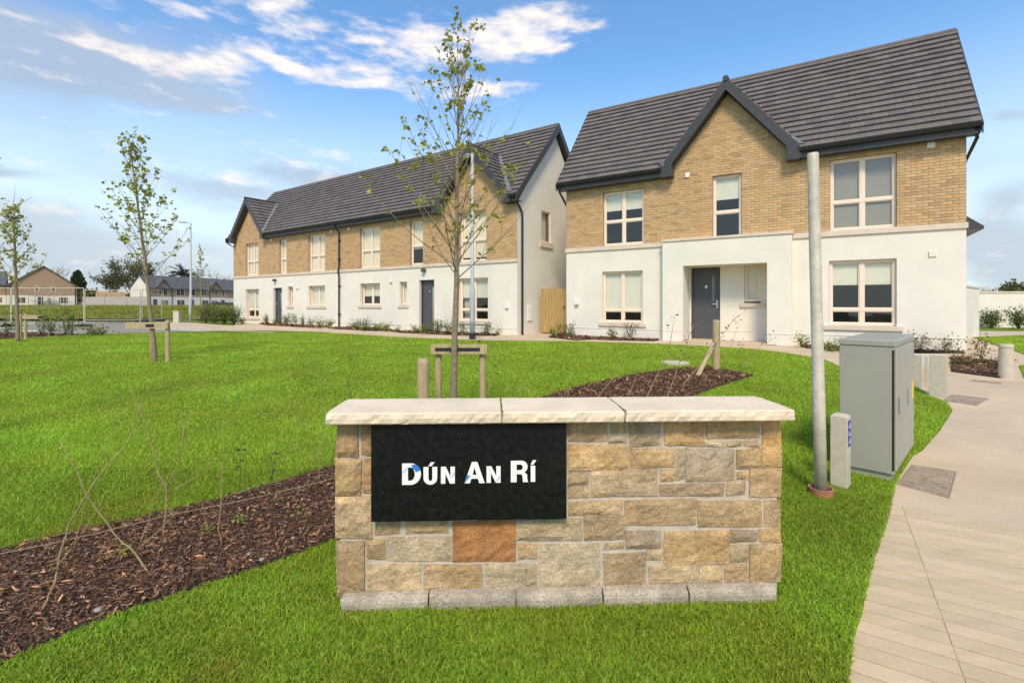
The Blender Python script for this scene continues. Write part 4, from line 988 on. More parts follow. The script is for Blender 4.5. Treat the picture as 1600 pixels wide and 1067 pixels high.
q = MB(); q.tube([(0, 0, -.05), (0, 0, .50), (0, 0, .515)], [.095, .095, .08], 24); q.build('shaft', POSTC, o, smooth=False); q = MB(); q.tube([(0, 0, .516), (0, 0, .56), (0, 0, .575)], [.098, .098, .085], 24); q.build('cap', POSTC, o)

def lamp_post(bx, by, topy, label, hd, base=None):
    p = gnd(bx, by); h = at(bx, topy, p.y).z - p.z; o = thing('street_lamp', label, 'street lamp', p, 0, 'grey street lamp posts')
    q = MB(); q.tube([(0, 0, .0), (0, 0, 1.6), (0, 0, 1.66), (0, 0, h)], [.085, .085, .06, .042], 14); q.build('post', POLEM, o, smooth=True)
    q = MB(); d = Vector(hd).normalized(); q.tube([Vector((0, 0, h - .05)), Vector((0, 0, h + .03)) + d * .12, Vector((0, 0, h + .06)) + d * .35], .025, 8); q.build('arm', POLEM, o)
    a = Vector((0, 0, h + .06)) + d * .33; q = MB(); q.beam(a, a + d * .42 + Vector((0, 0, .03)), .17, .06); hd_ = q.build('lamp_head', POLEM, o, bevel=.01)
    q = MB(); q.beam(a + d * .05 + Vector((0, 0, -.035)), a + d * .36 + Vector((0, 0, -.012)), .13, .012); q.build('lens', WHITEP, hd_)
    q = MB(); q.box(-.05, .05, -.09, -.083, .55, 1.15); q.build('access_door', POLEM, o)
    if base: q = MB(); q.tube([(0, 0, -.03), (0, 0, .2)], .105, 14); q.build('root_sleeve', RUBBER, o)
lamp_post(298, 504, 349, 'grey street lamp beside the low hedge and the far terrace', (-1, .1, 0))
lamp_post(738, 530, 240, 'grey street lamp in front of the terrace, just right of the staked tree', (-.4, 1, 0), True)

# ------------------------------------------------------------------ bark beds
def bed_chips(poly, n, dz, sz0, sz1, name):
    pl = np.array(poly); lo, hi = pl.min(0), pl.max(0); pts = np.zeros((0, 2))
    while len(pts) < n:
        c = NP.uniform(lo, hi, (n * 3, 2)); c = c[inpoly(c, poly)]
        keep = NP.random(len(c)) < np.clip(3.0 / np.maximum(c[:, 1], 1.5), .12, 1) ** 1.6
        pts = np.r_[pts, c[keep]]
    pts = pts[:n]; dist = pts[:, 1]
    ln = NP.uniform(sz0, sz1, n) * np.maximum(1, dist / 4.5) * NP.choice([.45, .8, 1.1, 2.1], n, p=[.35, .3, .25, .1]); wd = ln * NP.uniform(.08, .38, n)
    az_ = NP.uniform(0, 2 * np.pi, n); el_ = NP.normal(0, .38, n); ro = NP.normal(0, .6, n)
    d = np.c_[np.cos(az_) * np.cos(el_), np.sin(az_) * np.cos(el_), np.sin(el_)]
    s = np.c_[-np.sin(az_), np.cos(az_), np.zeros(n)]; up = np.cross(d, s); s2 = s * np.cos(ro)[:, None] + up * np.sin(ro)[:, None]; u2 = np.cross(d, s2)
    z = np.interp(pts[:, 1], [k[0] for k in KN], [k[1] for k in KN]) + dz(pts) + NP.uniform(0, .02, n)
    c = np.c_[pts, z]; a = d * (ln / 2)[:, None]; b = s2 * (wd / 2)[:, None]; t = u2 * (wd * .22)[:, None]
    v = np.stack([c - a - b * .6, c - a + b * .7, c + b + t, c - b + t, c + a + b * .5, c + a - b * .4], 1).reshape(-1, 3)
    i = np.arange(n) * 6; f = np.stack([i, i + 1, i + 2, i + 3, i + 3, i + 2, i + 4, i + 5], 1).ravel()
    k = NP.choice([.28, .5, .8, 1.15, 1.7, 3.0], n, p=[.24, .24, .22, .15, .1, .05]); hue = NP.uniform(.85, 1.15, n)
    tone = np.c_[k, k * hue, k * hue * NP.uniform(.85, 1.1, n)]
    return npmesh(name, v, f, 4, CHIP, np.repeat(tone, 6, 0), 'stuff')
def mound(pts): return .03 + .05 * np.sin(pts[:, 0] * 2.3 + pts[:, 1] * 1.7) * .4
bed1_px = [(-140, 905), (0, 866), (120, 836), (260, 806), (400, 768), (525, 730), (640, 690), (760, 650), (905, 606), (985, 588), (1050, 578), (1110, 576), (1178, 588), (1120, 606), (1000, 655), (860, 705), (700, 770), (525, 846), (440, 880), (330, 917), (180, 968), (60, 1018), (-30, 1060), (-140, 1110)]
bed1 = P2(bed1_px)
sheet('bark_bed_soil', bed1, SOIL, .026, skirt=.05)
bed_chips(bed1, 120000, lambda p: .032 + 0 * p[:, 0], .007, .024, 'bark_mulch')
beds = [[loc2w(HB, s, t)[:2] for s, t in ((.2, -.75), (.6, -1.05), (2.0, -1.1), (3.3, -.75), (3.35, -.3), (3.2, -.05), (.3, -.05))],
        [loc2w(HB, s, t)[:2] for s, t in ((7.15, -.3), (7.3, -1.0), (8.3, -1.55), (8.9, -1.45), (9.15, -.5), (10.42, -.42), (10.46, -.08), (7.2, -.05))],
        [loc2w(HA, s, t)[:2] for s, t in ((4.0, -.5), (6.0, -1.1), (10.2, -1.2), (10.3, -.3), (6, -.06), (4.3, -.2))],
        [loc2w(HA, s, t)[:2] for s, t in ((11.0, -.9), (12.0, -1.25), (14.8, -1.25), (15.4, -.7), (14, -.06), (11.2, -.06))],
        [loc2w(HA, s, t)[:2] for s, t in ((15.6, -1.2), (16.6, -1.5), (19.5, -1.4), (20.7, -.8), (20.2, -.1), (17.1, -.06))],
        P2([(1486, 559), (1528, 562), (1562, 566), (1575, 580), (1562, 591), (1486, 581)]), P2([(858, 527), (880, 522), (893, 526), (935, 530), (900, 532)]),
        P2([(-60, 521), (60, 521), (138, 523.5), (60, 527.5), (0, 530.5), (-60, 530)])]
for i, b_ in enumerate(beds):
    b_ = [tuple(x) for x in b_]; sheet('bark_bed_soil', b_, SOIL, .018, skirt=.05); bed_chips(b_, 2600, lambda p: .022 + 0 * p[:, 0], .012, .03, 'bark_mulch')

# ------------------------------------------------------------------ grass
def grass(n, y0, y1, polys, holes, name, hmin, hmax, wk, tri=False, gain=1.):
    u = NP.random(n * 2); Y = y0 * (y1 / y0) ** u; X = NP.uniform(-1, 1, n * 2) * (Y * 1.10 + .25)
    pts = np.c_[X, Y]; ok = np.zeros(len(pts), bool)
    for p in polys: ok |= inpoly(pts, p)
    for h_ in holes: ok &= ~inpoly(pts, h_)
    pts = pts[ok][:n]; n = len(pts)
    patch = np.array([mnoise.noise(Vector((x * .9, y * .9, 0))) + .6 * mnoise.noise(Vector((x * 3.1, y * 3.1, 4))) for x, y in pts]) if n < 500000 else np.zeros(n)
    h = NP.uniform(hmin, hmax, n) * (1 + .25 * patch); w = np.maximum(.0022, wk * pts[:, 1]) * NP.uniform(.7, 1.3, n)
    a = NP.uniform(0, 2 * np.pi, n); s = np.c_[np.cos(a), np.sin(a), np.zeros(n)] * w[:, None]
    la = NP.uniform(0, 2 * np.pi, n); lean = np.c_[np.cos(la), np.sin(la), np.zeros(n)] * (h * NP.uniform(.2, 1.2, n))[:, None]
    z = np.interp(pts[:, 1], [k[0] for k in KN], [k[1] for k in KN]) + .012; c = np.c_[pts, z]; up = np.c_[np.zeros(n), np.zeros(n), h]
    k = NP.uniform(.74 if tri else .58, 1.22 if tri else 1.3, n) * (1 + (.15 if tri else .24) * patch) * gain; dry = NP.random(n) < (.05 + .22 * (patch < -.45)); yel = np.where(dry, 1.55, 1.0 + .16 * np.clip(-patch, -1, 1))
    tone = np.c_[k * yel, k, k * np.where(dry, 1.6, 1)]
    if tri:
        v = np.stack([c - s, c + s, c + lean * .8 + up * .8], 1).reshape(-1, 3); tn = np.repeat(tone, 3, 0)
        return npmesh(name, v, np.arange(n * 3), 3, BLADE, tn, 'stuff')
    m_ = c + lean * .3 + up * .6
    v = np.stack([c - s, c + s, m_ + s * .8, m_ - s * .8, c + lean + up * .92], 1).reshape(-1, 3); i = np.arange(n) * 5
    f = np.stack([i, i + 1, i + 2, i, i + 2, i + 3, i + 3, i + 2, i + 4], 1).ravel(); tn = np.repeat(tone, 5, 0)
    return npmesh(name, v, f, 3, BLADE, tn, 'stuff')
wall_hole = [tuple((wO.to_2d() + WF['e'] * s + WF['b'] * t)) for s, t in ((-.0, .01), (WL, .01), (WL, WD), (-.0, WD))]
def disc(p, rr_): return [(p.x + rr_ * math.cos(k * .7854), p.y + rr_ * math.sin(k * .7854)) for k in range(8)]
base_holes = [disc(b0, .10), disc(gnd(1319, 768), .10)]
cab_hole = [tuple(c0.to_2d() + Vector((.707, -.707)) * s + Vector((.707, .707)) * t) for s, t in ((-.36, 0), (0, 0), (0, 1.1), (-.36, 1.1))]
grass_poly = [(.64, .5)] + [(x + .022, y) for x, y in path_edge] + lawn_poly[1 + len(path_edge):]
strips = [p for p in [lawn_poly] + [P2(q_) for q_ in rl_px]]
grass(290000, 1.35, 4.2, [grass_poly], [bed1, wall_hole, cab_hole] + base_holes, 'grass', .014, .032, .0007)
grass(260000, 4.2, 19, strips, [bed1, wall_hole, cab_hole] + [[tuple(x) for x in b_] for b_ in beds], 'grass', .022, .038, .0008, True, 1.2)
def tussocks(pts, name, h0, h1, m=BLADE, nb=14, col=(1, 1, 1)):
    q = MB()
    for (x, y, z) in pts:
        for _ in range(nb):
            a = R.uniform(0, 6.28); r = R.uniform(0, .2); p = Vector((x + r * math.cos(a), y + r * math.sin(a), z)); h = R.uniform(h0, h1); d = Vector((R.uniform(-.5, .5), R.uniform(-.5, .5), 1)).normalized()
            s = Vector((R.uniform(-1, 1), R.uniform(-1, 1), 0)).normalized() * .03; k = R.uniform(.55, 1.25)
            q.add([p - s, p + s, p + d * h], [(0, 1, 2)], (col[0] * k * R.uniform(.9, 1.5), col[1] * k, col[2] * k))
    return q.build(name, m, None, kind='stuff')
fp = []
while len(fp) < 2600:
    y = R.uniform(35, 62); x = R.uniform(-1.12 * y, -.5 * y)
    if R.random() < .45 + .9 * mnoise.noise(Vector((x * .2, y * .2, 0))): fp.append((x, y, zg(y) + .0))
tussocks(fp, 'rough_grass', .12, .38, nb=9, col=(.85, .72, .9))

# ------------------------------------------------------------------ trees
def grow(p, d, length, n, up=.12, wob=.1, rng=R):
    pts = [Vector(p)]; d = Vector(d).normalized(); st_ = length / n
    for _ in range(n):
        d = (d + Vector((rng.uniform(-wob, wob), rng.uniform(-wob, wob), up + rng.uniform(-wob, wob)))).normalized(); pts.append(pts[-1] + d * st_)
    return pts
def young_tree(trunk, r0, zb, n_br, blen, label, leaf_n, leaf_sz, loc, seed, bark=BARK, elev=(.55, .95), leaf_tones=None, twiggy=1., low=None, name='young_tree', bare=.25, thick=.19):
    rng = random.Random(seed); t = thing(name, label, 'tree', loc)
    k = len(trunk); rads = [r0 * (1 - .88 * i / (k - 1)) for i in range(k)]
    fine = []; fr_ = []
    for i in range(k - 1):
        for j in range(4): 
            f = j / 4; p = Vector(trunk[i]).lerp(Vector(trunk[i + 1]), f); p += Vector((rng.uniform(-1, 1), rng.uniform(-1, 1), 0)) * r0 * .12; fine.append(p); fr_.append((rads[i] * (1 - f) + rads[i + 1] * f) * rng.uniform(.94, 1.08))
    fine.append(Vector(trunk[-1])); fr_.append(rads[-1])
    q = MB(); q.tube(fine, fr_, 9); q.build('trunk', bark, t, smooth=True)
    lf = MB(); ztop = fine[-1].z
    def on(z):
        for a, b in zip(fine, fine[1:]):
            if a.z <= z <= b.z: return a.lerp(b, (z - a.z) / max(b.z - a.z, 1e-4))
        return fine[-1]
    nodes = []
    for i in range(n_br):
        f = i / max(1, n_br - 1); z = zb + (ztop - zb) * (f ** 1.05) * .97; p = on(z); az_ = i * 2.4 + rng.uniform(-.4, .4); e = elev[0] + (elev[1] - elev[0]) * f + rng.uniform(-.12, .12)
        ln = blen * (1 - .6 * f) * rng.uniform(.75, 1.15)
        d = (math.cos(az_) * math.cos(e), math.sin(az_) * math.cos(e), math.sin(e))
        pts = grow(p, d, ln, 9, .045, .05, rng); rb = r0 * thick * (1 - .5 * f)
        q = MB(); q.tube(pts, [rb * (1 - .8 * j / 9) for j in range(10)], 5, cap=False)
        for j in range(2, 10):
            if j > 9 * bare: nodes.append((pts[j], j / 9))
            if rng.random() < .5 * twiggy:
                a2 = rng.uniform(0, 6.28); tw = grow(pts[j - 1], (Vector(pts[j] - pts[j - 1]).normalized() + Vector((math.cos(a2), math.sin(a2), .3)) * .75), ln * rng.uniform(.15, .34), 4, .06, .1, rng)
                q.tube(tw, [rb * .34, rb * .3, rb * .26, rb * .2, rb * .12], 4, cap=False); nodes += [(tw[2], .6), (tw[3], .8), (tw[4], 1)]
        q.build('branch', bark, t)
    for j in range(int(len(fine) * .55), len(fine)): nodes.append((fine[j], .7))
    tones = leaf_tones or [(1, 1, 1), (1.25, 1.1, .9), (.7, .75, .8), (.95, .7, .6), (1.4, 1.25, 1)]
    cnt = 0
    while cnt < leaf_n:
        p, w = rng.choice(nodes)
        if rng.random() > .35 + .65 * w: continue
        for _ in range(rng.choice((2, 3, 4, 5))):
            d = Vector((rng.uniform(-1, 1), rng.uniform(-1, 1), rng.uniform(-.9, .5))); lf.leaf(p + Vector((rng.uniform(-1, 1), rng.uniform(-1, 1), rng.uniform(-1, 1))) * leaf_sz * .35, d, leaf_sz * rng.uniform(.5, 1.15), rng.choice(tones), .75); cnt += 1
    lf.build('foliage', LEAF, t, kind='stuff')
    return t
def trunk_px(px, Y, base): return [at(x, y, Y) - base for x, y in px]
tb = gnd(708, 722)
young_tree([Vector((0, 0, -.05))] + trunk_px([(709, 622), (711, 520), (713, 440), (713, 380), (714, 300), (716, 220), (716, 150), (717, 96)], tb.y, tb), .036, at(0, 436, tb.y).z - tb.z, 60, 1.12, 'slender young tree with sparse leaves, tied to a timber frame behind the stone wall', 1250, .047, tb, 11, elev=(.62, 1.2), thick=.17, twiggy=.7)
t2 = gnd(242, 566)
young_tree([Vector((0, 0, -.05))] + trunk_px([(241, 540), (236, 500), (231, 450), (226, 400), (219, 350), (213, 300), (206, 250), (204, 232)], t2.y, t2), .05, at(0, 440, t2.y).z - t2.z, 40, 1.3, 'leaning young tree with light green leaves staked on the lawn near the street lamp', 1350, .078, t2, 23, elev=(.68, 1.2), bark=BARK, thick=.16)
t1 = gnd(28, 534)
young_tree([Vector((0, 0, -.05))] + trunk_px([(27, 500), (25, 440), (23, 390), (22, 352), (21, 335)], t1.y, t1), .06, at(0, 450, t1.y).z - t1.z, 30, 1.15, 'young green tree at the far left edge, in front of the gabled house', 1100, .09, t1, 31, elev=(.5, 1.2), thick=.16)
t0 = Vector((-5.62, 4.6, zg(4.6)))
young_tree([Vector((0, 0, -.05))] + [Vector((0, .02 * k, .5 * k)) for k in range(1, 9)], .045, 1.8, 30, .9, 'young staked tree whose leaves just reach the upper left edge', 420, .05, t0, 12, elev=(.35, 1.1))
t5 = gnd(312, 500) ; t5 = Vector((-14.6 * 1.35, 23.1 * 1.35, .3))
young_tree([Vector((0, 0, 0)), Vector((0, 0, 1.5)), Vector((.05, 0, 3)), Vector((.0, 0, 4.6))], .05, 1.7, 16, 1.0, 'small hazy young tree beside the street lamp in front of the far terrace', 350, .12, t5, 41, elev=(.6, 1.2))

def post(q, p0, p1, r, n=12): q.tube([p0, Vector(p0).lerp(Vector(p1), .97), p1], [r, r, r * .82], n)
# supports
sA = gnd(685, 716); sB = gnd(754, 716); o = thing('tree_support', 'timber frame of two posts and a crossbar holding the tree behind the wall', 'tree stake', sA)
for a in (Vector(), sB - sA):
    q = MB(); post(q, a + Vector((0, 0, -.1)), a + Vector((0, 0, at(0, 543, sA.y).z - sA.z)), .030); q.build('post', WOOD, o)
zb_ = at(0, 545, sA.y).z - sA.z
q = MB(); q.box(-.06, sB.x - sA.x + .045, -.062, -.031, zb_ - .045, zb_ + .045); q.build('crossbar', WOOD, o, bevel=.004)
q = MB(); q.box(-.02, sB.x - sA.x - .02, -.066, -.0625, zb_ - .015, zb_ + .015); q.box(.115, .19, -.072, -.0665, zb_ - .022, zb_ + .02); q.build('tree_tie', RUBBER, o)
pA = gnd(661, 738); o = thing('timber_post', 'short thick round timber post behind the stone wall, left of the tree frame', 'post', pA); q = MB(); post(q, (0, 0, -.1), (0, 0, at(0, 560, pA.y).z - pA.z), .05, 18); q.build('shaft', WOOD, o)
def t_support(pxs, ytop, px_tree, label):
    p0 = gnd(*pxs[0]); o = thing('tree_support', label, 'tree stake', p0); zt = at(0, ytop, p0.y).z - p0.z
    for x, y in pxs:
        a = gnd(x, y) - p0; q = MB(); post(q, a + Vector((0, 0, -.1)), a + Vector((0, 0, zt)), .042); q.build('post', WOOD, o)
    a, b = sorted([gnd(*p).x - p0.x for p in pxs] + [gnd(*px_tree).x - p0.x])[::2] if len(pxs) > 1 else sorted((0, gnd(*px_tree).x - p0.x))
    q = MB(); q.box(a - .1, b + .05, -.075, -.044, zt - .17, zt - .05); q.build('crossbar', WOOD, o)
    q = MB(); tx = gnd(*px_tree).x - p0.x; q.box(tx - .07, tx + .1, -.082, -.0755, zt - .14, zt - .08); q.build('tree_tie', RUBBER, o)
t_support([(262, 566), (238, 560)], 500, (242, 565), 'timber stakes and short crossbar beside the leaning tree on the lawn')
t_support([(40, 531), (32, 533)], 490, (28, 534), 'timber stakes and crossbar at the foot of the leftmost tree')
p = gnd(1119, 580); o = thing('braced_post', 'round timber stake with a diagonal brace standing in the bark bed', 'post', p)
q = MB(); post(q, (0, 0, -.1), (0, 0, at(0, 500, p.y).z - p.z), .062, 18); q.build('post', WOOD, o)
a = gnd(1089, 590) - p; b = at(1113, 537, p.y) - p; q = MB(); q.tube([a, b + Vector((0, -.05, 0))], .04, 12); q.build('brace', WOOD, o)

# saplings: (base px, [branches as px polylines], radius, leafy, label)
SAP = [((58, 967), [[(58, 967), (72, 938), (83, 911), (86, 877), (101, 820), (131, 769), (145, 746), (189, 695), (193, 678), (206, 634)], [(83, 893), (121, 843), (158, 778)]], .0085, 0, 'tall curving bare stem with a thin side shoot, nearest of the bark bed'),
       ((240, 905), [[(240, 905), (216, 867), (182, 833), (145, 779), (125, 732), (103, 686)], [(213, 860), (250, 827), (280, 798)], [(216, 857), (233, 803), (250, 754)]], .008, 0, 'bare stem leaning far to the left with two side shoots in the bark'),
       ((113, 870), [[(113, 870), (125, 810), (138, 762), (155, 708), (172, 665), (173, 641)]], .004, 0, 'thin pale bare shoot behind the curving stem'),
       ((253, 840), [[(253, 840), (260, 803), (261.5, 762), (250, 742), (240, 695), (229, 658), (207, 602)], [(261.5, 762), (277, 729), (287, 675), (299, 631), (305, 610)], [(263, 769), (304, 746), (344, 712)]], .008, 0, 'bare stem forking into a wide Y in the bark bed'),
       ((348, 859), [[(348, 859), (341, 827), (346, 776), (349, 708), (349, 644), (351, 607)]], .006, 0, 'single straight upright bare stem in the bark bed'),
       ((422, 842), [[(422, 842), (425, 796), (427, 756), (423, 716)]], .006, 2, 'dark stemmed sapling with a tuft of dark green leaves'),
       ((496, 820), [[(496, 820), (506, 789), (510, 759), (520, 722), (524, 695)]], .006, 0, 'dark bent bare stem close to the left end of the wall'),
       ((499, 759), [[(499, 759), (499, 712), (506, 695), (503, 654), (498, 587)], [(499, 712), (486, 688), (472, 654), (467, 619)], [(499, 725), (462, 695), (439, 661)]], .006, 0, 'pale bare stem with three upright shoots just left of the wall'),
       ((375, 773), [[(375, 773), (376, 730), (377, 692)]], .004, 2, 'small thin dark shoot at the lawn edge of the bark bed'),
       ((552, 750), [[(552, 690), (552, 624), (547, 595), (555, 575), (563, 547)]], .005, 0, 'dark crooked bare twig behind the left end of the wall'),
       ((757, 712), [[(757, 712), (760, 622), (770, 581), (777, 562)]], .006, 1, 'pale twig beside the right post of the tree frame'),
       ((795, 702), [[(795, 702), (802, 622), (816, 595), (818, 578)], [(798, 640), (792, 575)]], .005, 0, 'pair of thin pale twigs behind the middle of the coping'),
       ((752, 690), [[(760, 640), (756, 580), (748, 549), (750, 530)]], .005, 1, 'dark spindly twig crossing the tree frame'),
       ((885, 668), [[(885, 668), (887, 621), (894, 580)], [(886, 640), (880, 600)]], .006, 1, 'short twig pair behind the right part of the coping'),
       ((926, 655), [[(926, 655), (933, 621), (963, 583), (976, 563)]], .007, 0, 'slanting bare cane at the left tip of the far bark bed'),
       ((974, 640), [[(974, 640), (981, 620), (1001, 574), (1008, 561)]], .006, 0, 'slanting bare cane left of the pair of tall leafy ones'),
       ((1005, 634), [[(1005, 634), (1011, 619), (1033, 574), (1046, 543), (1055, 496)]], .008, 3, 'tall leafy shrub cane left of the grey front door'),
       ((1038, 632), [[(1038, 632), (1043, 619), (1060, 574), (1075, 534), (1087, 507)]], .008, 3, 'leafy shrub cane in front of the grey front door'),
       ((1066, 613), [[(1066, 613), (1068, 600), (1087, 579), (1114, 543), (1129, 527), (1147, 500), (1163, 490)]], .008, 3, 'long leaning leafy cane crossing the braced post'),
       ((1127, 577), [[(1127, 577), (1143, 536), (1154, 505)]], .006, 1, 'thin upright cane just right of the braced post'),
       ((1154, 581), [[(1154, 581), (1179, 550), (1199, 529), (1208, 519)]], .006, 3, 'leaning leafy cane at the right tip of the bark bed'),
       ((1159, 576), [[(1159, 576), (1159, 550), (1157, 534)]], .006, 3, 'short leafy cane at the right tip of the bark bed')]
for base_, brs, r, leafy, label in SAP:
    b = gnd(*base_); o = thing('sapling', label, 'sapling', b, 0, 'bare saplings in the bark bed'); Y = b.y; lf = MB()
    for bi, br in enumerate(brs):
        pts = [at(x, y, Y) - b for x, y in br]
        if bi == 0 and pts[0].z > .05: pts = [Vector((pts[0].x, 0, -.02))] + pts
        sway = R.uniform(-.25, .25)
        for i, p_ in enumerate(pts): p_.y += sway * max(0, p_.z - max(0, pts[0].z)) * .5 if bi else sway * .25 * max(0, p_.z)
        fine = []
        for a, c in zip(pts, pts[1:]):
            for k in range(3): fine.append(a.lerp(c, k / 3) + Vector((R.uniform(-1, 1), R.uniform(-1, 1), R.uniform(-1, 1))) * .0035 * (0 if k == 0 and a is pts[0] else 1))
        fine.append(pts[-1]); n = len(fine); rr_ = r * (.66 if bi == 0 else .42) * (1 if Y < 4.2 else 1.5)
        q = MB(); q.tube(fine, [rr_ * (1 - .7 * i / (n - 1)) for i in range(n)], 6)
        for i in range(n // 3, n):
            if R.random() < .55:
                d = Vector((R.uniform(-1, 1), R.uniform(-1, 1), .6)).normalized(); q.tube([fine[i], fine[i] + d * R.uniform(.008, .022)], [rr_ * .5, rr_ * .2], 4)
            if leafy and i > n * .4:
                for _ in range({1: 1, 2: 2, 3: 3}[leafy]):
                    p2 = fine[i] + Vector((R.uniform(-1, 1), R.uniform(-1, 1), R.uniform(-1, 1))) * .05 * (Y / 6); lf.leaf(p2, (R.uniform(-1, 1), R.uniform(-1, 1), R.uniform(-.5, .6)), (.05 if leafy != 2 else .055) * R.uniform(.6, 1.1), R.choice([(1, 1, 1), (.7, .7, .8), (1.3, 1.1, .8), (1.1, .7, .6)]), .5)
        q.build('stem', DTWIG if leafy == 2 or 'dark' in label else TWIG, o, smooth=True)
    if lf.v: lf.build('foliage', DLEAF if leafy == 2 else GLEAF, o)

# ------------------------------------------------------------------ shrubs and plants
def shrub(loc, h, r, nleaf, lsz, label, m=GLEAF, cat='plant', name='shrub', group=None, stems=7, tones=None, wid=.5, spiky=False, parent=None):
    o = thing(name, label, cat, loc, 0, group); lf = MB(); stq = MB(); tones = tones or [(1, 1, 1), (.6, .65, .7), (1.35, 1.25, 1), (.85, .9, .8), (1.6, 1.4, .9)]
    ends = []
    for i in range(stems):
        a = i * 2.4 + R.uniform(-.4, .4); sp_ = R.uniform(.15, .95) * r; pts = grow((R.uniform(-.03, .03), R.uniform(-.03, .03), -.01), (math.cos(a) * sp_, math.sin(a) * sp_, h), h * R.uniform(.6, 1.1), 6, .05, .12)
        stq.tube(pts, [.008 * (1 - .12 * k) for k in range(7)], 4); ends += pts[2:]
    if spiky:
        for i in range(nleaf):
            a = R.uniform(0, 6.28); e = R.uniform(.3, 1.4); d = Vector((math.cos(a) * math.cos(e), math.sin(a) * math.cos(e), math.sin(e))); lf.leaf((R.uniform(-.04, .04), R.uniform(-.04, .04), 0), d, h * R.uniform(.6, 1.2), R.choice(tones), .12)
    else:
        for i in range(nleaf):
            p = R.choice(ends) + Vector((R.gauss(0, 1), R.gauss(0, 1), R.gauss(0, .7))) * r * .22; p.z = max(.01, p.z)
            lf.leaf(p, (R.uniform(-1, 1), R.uniform(-1, 1), R.uniform(-.2, 1)), lsz * R.uniform(.6, 1.3), R.choice(tones), wid)
    stq.build('stems', DTWIG, o); lf.build('foliage', m, o, kind='stuff'); return o
PL = [(378, 507, .35, .3, 160, .07, 0, 'small green shrub near the left end of the terrace'), (415, 506, .5, .4, 200, .07, 0, 'leafy shrub before the left terrace door'), (431, 508, .35, .35, 140, .07, 1, 'low reddish plant at the left terrace door'),
      (447, 508, .5, .35, 200, .07, 0, 'rounded green shrub just right of the left terrace door'), (464, 508, .55, .4, 220, .07, 0, 'bushy green shrub left of the small square terrace window'), (473, 511, .6, .3, 120, .06, 0, 'upright sparse shrub below the small square terrace window'),
      (485, 511, .5, .35, 150, .06, 0, 'thin grey green plant below the square terrace window'), (500, 513, .4, .4, 170, .07, 2, 'yellow green plant at the right of the square terrace window'), (514, 513, .35, .35, 150, .07, 2, 'low yellow green clump left of the central downpipe'), (516, 509, .9, .25, 70, .05, 0, 'tall wispy twig plant beside the central downpipe'),
      (556, 515, .45, .4, 170, .07, 0, 'green clump under the terrace window right of the downpipe'), (570, 517, .5, .45, 190, .07, 0, 'dense green shrub under the terrace window with half drawn blind'), (588, 517, .3, .35, 140, .07, 2, 'low light green clump under the terrace window sill'), (604, 518, .3, .4, 150, .07, 2, 'low bright clump before the narrow terrace window'), (622, 517, .25, .3, 60, .05, 0, 'sparse small plant below the narrow terrace window'),
      (648, 521, .3, .3, 150, .06, 2, 'low bright clump left of the second terrace door'), (663, 520, .35, .3, 150, .06, 2, 'bright clump before the second terrace door'), (684, 521, .5, .4, 190, .07, 0, 'green shrub right of the second terrace door'), (700, 522, .55, .35, 170, .06, 0, 'green shrub left of the tree trunk below the terrace window'),
      (724, 522, .4, .3, 120, .06, 2, 'small clump beside the street lamp foot'), (760, 524, .4, .35, 170, .06, 0, 'green clump right of the street lamp foot'), (778, 524, .3, .3, 60, .05, 0, 'sparse plant near the right end of the terrace bed'),
      (865, 528, .35, .25, 120, .06, 2, 'low bright plant in front of the timber gate'), (876, 526, .5, .3, 110, .06, 1, 'reddish flowering plant in front of the timber gate'), (891, 529, .45, .3, 170, .06, 0, 'dark green clump at the left corner of the near house'),
      (956, 531, .4, .3, 170, .05, 0, 'dark green clump under the near ground floor window'), (985, 530, .6, .35, 120, .05, 1, 'reddish twiggy shrub under the near window sill'), (1005, 529, .6, .3, 140, .05, 2, 'yellowish twiggy shrub right of the near window'), (1030, 528, .75, .25, 120, .05, 0, 'upright green shrub at the left edge of the porch'),
      (1254, 543, .3, .28, 170, .05, 2, 'bright green tuft right of the porch, left one'), (1300, 549, .28, .28, 170, .05, 2, 'bright green tuft behind the bare pole'), (1262, 537, .25, .3, 90, .05, 0, 'darker low plant against the wall right of the porch'), (1310, 541, .3, .25, 110, .05, 2, 'yellow green tuft under the large near window'),
      (1436, 548, .5, .4, 90, .06, 1, 'reddish arching twig plant right of the cabinet'), (1480, 550, .4, .4, 80, .06, 1, 'reddish low plant at the right corner of the near house'), (1533, 562, .45, .3, 70, .06, 1, 'dry brown tuft in the right hand bark bed')]
RED = [(1.5, .75, .5), (1.2, .8, .6), (1, 1, .9), (1.8, 1.1, .7)]; YEL = [(1.6, 1.5, .9), (1.3, 1.4, 1), (1.9, 1.6, .9), (1, 1.1, .9)]
for (px, py, h, r, nl, ls, c, lb) in PL: shrub(gnd(px, py), h * 1.05, r * .95, int(nl * 1.5), ls * 1.05, lb, tones=(None, RED, YEL)[c], group='young plants in the house front beds', name='bedding_plant')
for k, (px, py, nl, lb) in enumerate(((1495, 570, 120, 'red brown ground shrub at the left of the right hand bark bed'), (1515, 572, 120, 'low brown green shrub in the middle of the right hand bark bed'), (1548, 574, 120, 'low russet shrub beside the round bollard'))):
    shrub(gnd(px, py), .3, .4, nl, .05, lb, tones=RED, group='young plants in the house front beds', name='bedding_plant')
for (px, py, lb) in ((194, 877, 'tiny yellow green sprout in the bark, below the leaning stem'), (375, 828, 'yellow green sprout beside the straight upright stem'), (330, 842, 'small pale sprout at the foot of the straight stem'), (464, 818, 'tiny bright sprout near the left end of the wall')):
    shrub(gnd(px, py) + Vector((0, 0, .04)), .06, .06, 34, .022, lb, m=LEAF, stems=4, name='sprout', group='sprouts in the bark')
HT = [(1, 1, 1), (.5, .55, .6), (.75, .8, .7), (1.25, 1.2, 1)]
